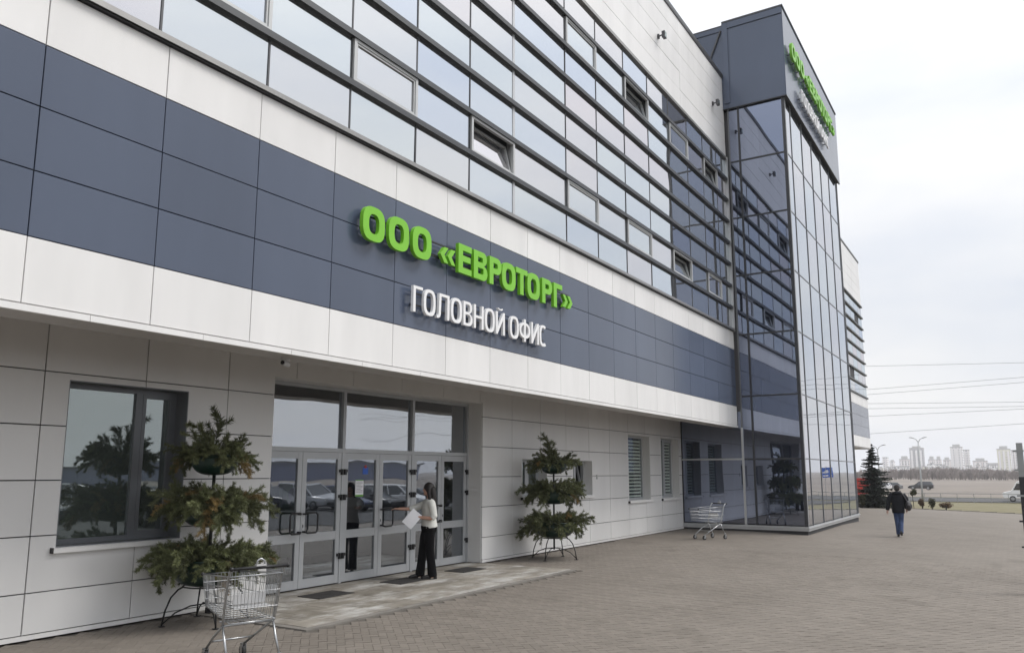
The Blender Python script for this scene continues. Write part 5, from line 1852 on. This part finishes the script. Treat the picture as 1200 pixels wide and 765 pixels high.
WIRES = [((30.5, 28.9), (-4.6, 27.3)), ((30.9, 22.8), (-4.35, 23.9)), ((31, 21.5), (-4.25, 22.7)), ((31.1, 19.3), (-3.9, 18.1)), ((31.2, 18.0), (-3.8, 17.1)), ((31.3, 16.0), (-3.7, 16.5)), ((31.6, 11.5), (-3.4, 13.1))]
nth = ['highest', 'second', 'third', 'fourth', 'fifth', 'sixth', 'lowest']
for k, (a, b_) in enumerate(WIRES):
    sl = (b_[1] - a[1]) / (b_[0] - a[0])
    pts = []
    for q in range(-14, 17):
        y = 13 + q * 14
        pts.append((220, y, a[1] + sl * (y - a[0]) + .00006 * (y - 13) ** 2))
    w = MB().tube(pts, .045, 5).build('power_line', 'wire')
    tag(w, '%s of the thin overhead power lines crossing the sky' % nth[k], 'power line', 'overhead power lines')

# ------------------------------------------------------------------ spruce, shrubs
def spruce(loc, hgt, rad, label):
    R_ = random.Random(4)
    r = empty('spruce_tree', loc)
    tag(r, label, 'tree')
    MB().tube([(0, 0, -.1), (0, 0, hgt * .5), (0, 0, hgt * .97)], [.10, .07, .012], 8).build('trunk', 'bark', r)
    mb = MB()
    nl = 21
    for k in range(nl):
        t = k / (nl - 1)
        z = .18 + (hgt * .96 - .18) * t
        ln = rad * (1 - t) ** .85 + .10
        nb = int(13 - 7 * t)
        for q in range(nb):
            a = 2 * PI * (q + R_.random() * .8) / nb + k * .7
            l_ = ln * R_.uniform(.45, 1.28)
            d = Vector((math.cos(a), math.sin(a), 0))
            sd = Vector((-math.sin(a), math.cos(a), 0))
            p0 = Vector((0, 0, z + R_.uniform(-.14, .14)))
            segs = 6
            prev = p0
            for i in range(segs):
                u = (i + 1) / segs
                p = p0 + d * l_ * u + Vector((0, 0, -.30 * l_ * u + .24 * l_ * u * u))
                w = .27 * (1 - u * .75) * (l_ / max(rad, .1) * .6 + .4)
                for m_ in range(18):
                    c_ = prev.lerp(p, R_.random())
                    s = R_.choice((-1, 1))
                    dir_ = (d * R_.uniform(.3, 1) + sd * s * R_.uniform(.2, 1.0) + Vector((0, 0, R_.uniform(-.95, .45)))).normalized()
                    e = c_ + dir_ * w * R_.uniform(.7, 1.4)
                    wv = dir_.cross(Vector((R_.uniform(-1, 1), R_.uniform(-1, 1), 1))).normalized() * .042
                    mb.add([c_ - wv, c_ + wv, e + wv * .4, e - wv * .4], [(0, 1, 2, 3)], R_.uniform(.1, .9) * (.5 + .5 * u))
                prev = p
    mb.build('crown', 'spruce', r, tone=True)
    return r
spruce((60.3, 8.15, zg(60.3, 8.15)), 4.35, 1.75, 'dark green spruce tree at the far corner of the building')

def shrub(loc, rx, rz_, z0, mat, label, stem=0.0, n=900, leaf=.05):
    R_ = random.Random(int(loc[0] * 10 + loc[1] * 7))
    r = empty('shrub', loc)
    tag(r, label, 'shrub', 'small shrubs at the grass edge')
    st = MB()
    for k in range(5 if not stem else 2):
        a = R_.uniform(0, 6.28)
        st.tube([(0, 0, -.05), (.05 * math.cos(a), .05 * math.sin(a), z0), (rx * .5 * math.cos(a), rx * .5 * math.sin(a), z0 + rz_)], [.02, .016, .006], 5)
    st.build('stem', 'bark', r)
    mb = MB()
    lobes = [(Vector((R_.uniform(-.45, .45) * rx, R_.uniform(-.45, .45) * rx, z0 + rz_ * R_.uniform(.6, 1.4))), R_.uniform(.45, .7)) for _ in range(9)]
    for k in range(n):
        c_, s = R_.choice(lobes)
        v = Vector((R_.gauss(0, 1), R_.gauss(0, 1), R_.gauss(0, 1))).normalized() * R_.uniform(.5, 1.0)
        p = c_ + Vector((v.x * rx * s, v.y * rx * s, v.z * rz_ * s))
        if p.z < .02:
            continue
        a = Vector((R_.uniform(-1, 1), R_.uniform(-1, 1), R_.uniform(-1, 1))).normalized() * leaf
        b_ = a.cross(Vector((R_.uniform(-1, 1), R_.uniform(-1, 1), R_.uniform(-1, 1)))).normalized() * leaf * .5
        mb.add([p - a, p + b_, p + a, p - b_], [(0, 1, 2, 3)], R_.random())
    mb.build('foliage', mat, r, tone=True)
def sh(x, y, *a, **k):
    shrub((x, y, zg(x, y) + .0), *a, **k)
sh(63.6, 6.05, .26, .28, .82, 'bush_green', 'small round-headed topiary shrub on a bare stem at the grass edge', stem=1.0, n=700)
sh(63.8, 5.55, .22, .40, .0, 'bush_dry', 'narrow brown dry shrub between the topiary ball and the green cone shrub', n=600)
sh(63.8, 4.9, .27, .42, .0, 'bush_green', 'upright egg-shaped olive green shrub at the grass edge', n=700)
sh(64.0, 4.05, .50, .26, .0, 'bush_dry', 'low wide brown shrub at the grass edge, rightmost of the row', n=800)
sh(59.2, 8.75, .26, .50, .0, 'bush_green', 'upright small conifer shrub between the tower and the spruce', n=800)
sh(63.4, 7.35, .30, .16, .0, 'bush_dry', 'low brown shrub at the foot of the spruce tree', n=400)

# ------------------------------------------------------------------ far wood, city
mb = MB()
R_ = random.Random(12)
for k in range(1500):
    x = R_.uniform(330, 520)
    ang = R_.uniform(-.06, .17)
    y = x * math.tan(ang)
    h_ = R_.uniform(2.0, 4.6) * (1 + .25 * math.sin(y * .06))
    z0 = zg(x, y) - .1
    p = Vector((x, y, z0))
    tn = R_.random()
    for q in range(13):
        a = R_.uniform(0, 2 * PI)
        lean = R_.uniform(.05, .55)
        d = Vector((math.cos(a) * lean, math.sin(a) * lean, 1)).normalized()
        s = p + Vector((0, 0, h_ * R_.uniform(0, .45)))
        e = s + d * h_ * R_.uniform(.3, .6)
        wv = Vector((0, 1, 0)) * .07
        mb.add([s - wv * 1.6, s + wv * 1.6, e + wv * .5, e - wv * .5], [(0, 1, 2, 3)], tn)
        for m_ in range(2):
            s2 = s.lerp(e, R_.uniform(.3, .8))
            e2 = s2 + Vector((R_.uniform(-.5, .5), R_.uniform(-.8, .8), R_.uniform(.3, .9))) * h_ * .22
            mb.add([s2 - wv * .8, s2 + wv * .8, e2 + wv * .4, e2 - wv * .4], [(0, 1, 2, 3)], tn)
wood = mb.build('bare_wood', 'bare_wood', tone=True)
tag(wood, 'belt of bare brown trees below the distant city', 'trees', kind='stuff')

BLK = {}
def block(y0, y1, top, k, wall, label, roof=0.0, win=(.16, .17, .19), sx=3.4, sz=3.0, cat='building'):
    """A far apartment block; y0,y1,top measured at 1100 m, placed k times that far."""
    x = 1100 * k
    y0, y1 = y0 * k, y1 * k
    top = 1.9 + (top - 1.9) * k
    key = (wall, win, sx)
    if key not in BLK:
        BLK[key] = tower_block_material('block_%d' % len(BLK), wall, win, sx, sz)
    dep = 16 * k
    r = empty('apartment_block', (x, (y0 + y1) / 2, -2))
    tag(r, label, cat, 'far city blocks')
    w = abs(y0 - y1)
    o = MB().box(0, dep, -w / 2, w / 2, 0, top + 2).build('wall', BLK[key], r)
    MB().box(-.3, dep + .3, -w / 2 - .3, w / 2 + .3, top + 2.004, top + 3.0).build('roof_edge', 'concrete', r)
    if roof:
        MB().box(3, dep - 3, -w * .3, w * .3, top + 3.004, top + 3 + roof).build('roof_house', 'concrete', r)
    for q in range(3):                                      # loggia bays standing proud of the facade
        yy = -w / 2 + w * (q + .5) / 3
        MB().box(-1.2, -.003, yy - w * .07, yy + w * .07, 3, top).build('balcony_stack', 'city_white', r)
M['city_white'] = pmat('city_white', (.80, .78, .77), .85)
pale, pink, grey_, yel = (.80, .78, .77), (.64, .58, .56), (.40, .39, .40), (.72, .70, .56)
block(136, 131, 20, 1.15, pale, 'slim pale tower block, leftmost of the distant city')
block(132, 124, 8, .95, pale, 'low white block at the left end of the distant city')
block(128, 123.5, 15, 1.2, pale, 'slim white block just behind the low white block at left', roof=2)
block(123, 106, 9, .95, pale, 'long low white apartment slab left of the tall grey tower')
block(117, 106.5, 17.5, 1.1, pink, 'stepped pinkish block directly left of the tall grey tower', roof=4)
block(105, 90, 31, 1.0, grey_, 'tall flat-topped grey tower block behind the street lamp', win=(.20, .20, .22), roof=2)
block(86.5, 71, 11, .95, pale, 'low pale block right of the tall grey tower')
block(85, 78.5, 17, 1.15, pink, 'left one of the twin small pinkish blocks with domed roofs', roof=4)
block(77, 71.5, 17, 1.17, pink, 'right one of the twin small pinkish blocks with domed roofs', roof=4)
block(69, 61.5, 16.5, 1.1, pink, 'small pinkish block left of the tall white tower', roof=3)
block(60.5, 48, 31.5, 1.0, pale, 'tall white tower block with dark left edge and roof structures', roof=3, win=(.24, .24, .25))
block(47, 41, 28, 1.03, pale, 'slim white tower attached right of the tall white tower')
block(38, 23, 15, 1.1, pink, 'wide low pinkish block between the white and the yellowish towers', roof=3)
block(23, 12, 12, 1.05, grey_, 'low grey block left of the yellowish tower')
block(12.5, -1, 28.5, 1.0, yel, 'tall pale yellow tower block beside the metal post', roof=3, win=(.42, .41, .34))
block(-1.5, -9, 27, 1.04, pink, 'tall pinkish tower block right of the pale yellow tower', roof=0)
block(-11, -30, 10, 1.1, pale, 'low pale block at the right edge of the distant city')

RC = random.Random(21)
nearby = ['behind the railing', 'in the gap of the skyline', 'low in the skyline', 'above the bare trees']
LOW = [(139.5, 3.6, 6.5), (128.5, 4.5, 5.5), (114, 6, 7.5), (99, 7, 6), (89.5, 4, 8.5), (81.5, 3, 12.5), (74.5, 4, 7), (68.5, 5, 9), (65, 3.2, 7.5), (44, 3, 9), (40.5, 4, 8), (33, 4, 10), (27.5, 5, 7.5), (18, 4, 9.5), (14.5, 3, 6.5), (-9.5, 4, 13)]
for q, (yc, ww, tp) in enumerate(LOW):
    block(yc + ww / 2, yc - ww / 2, tp, RC.uniform(.86, .93), RC.choice((pale, pale, pink, yel)), 'small low pale block in the distant city, %s from its left end' % (['first', 'second', 'third', 'fourth', 'fifth', 'sixth', 'seventh', 'eighth', 'ninth', 'tenth', 'eleventh', 'twelfth', 'thirteenth', 'fourteenth', 'fifteenth', 'sixteenth'][q]), roof=RC.choice((0, 1.5)))

# big pale hall beyond the car park, seen only as the blue-grey band in the door glass
hall = empty('far_hall', (150, -225, 0))
tag(hall, 'long blue-grey hall mirrored in the top of the door glass', 'building')
MB().box(-160, 160, -20, 0, -3, 5.6).build('wall', paint('hall_blue', (.11, .13, .22)), hall)
MB().box(-161, 161, -21, 1, 5.604, 6.2).build('roof', 'coping', hall)

# ------------------------------------------------------------------ haze
HAZE = 0.00036
hm, hn, hl_ = new_mat('haze')
ho = hn.new('ShaderNodeOutputMaterial')
hv = hn.new('ShaderNodeVolumePrincipled')
hv.inputs['Color'].default_value = (0.93, 0.95, 1.0, 1)
hv.inputs['Density'].default_value = HAZE
hv.inputs['Anisotropy'].default_value = 0.2
hl_.new(hv.outputs[0], ho.inputs['Volume'])
if HAZE:
    hz_ = MB().box(-1000, 2700, -1700, 1900, -5, 60)
    ob = hz_.build('haze', hm)
    tag(ob, 'pale haze softening the distant city', 'haze', kind='stuff')
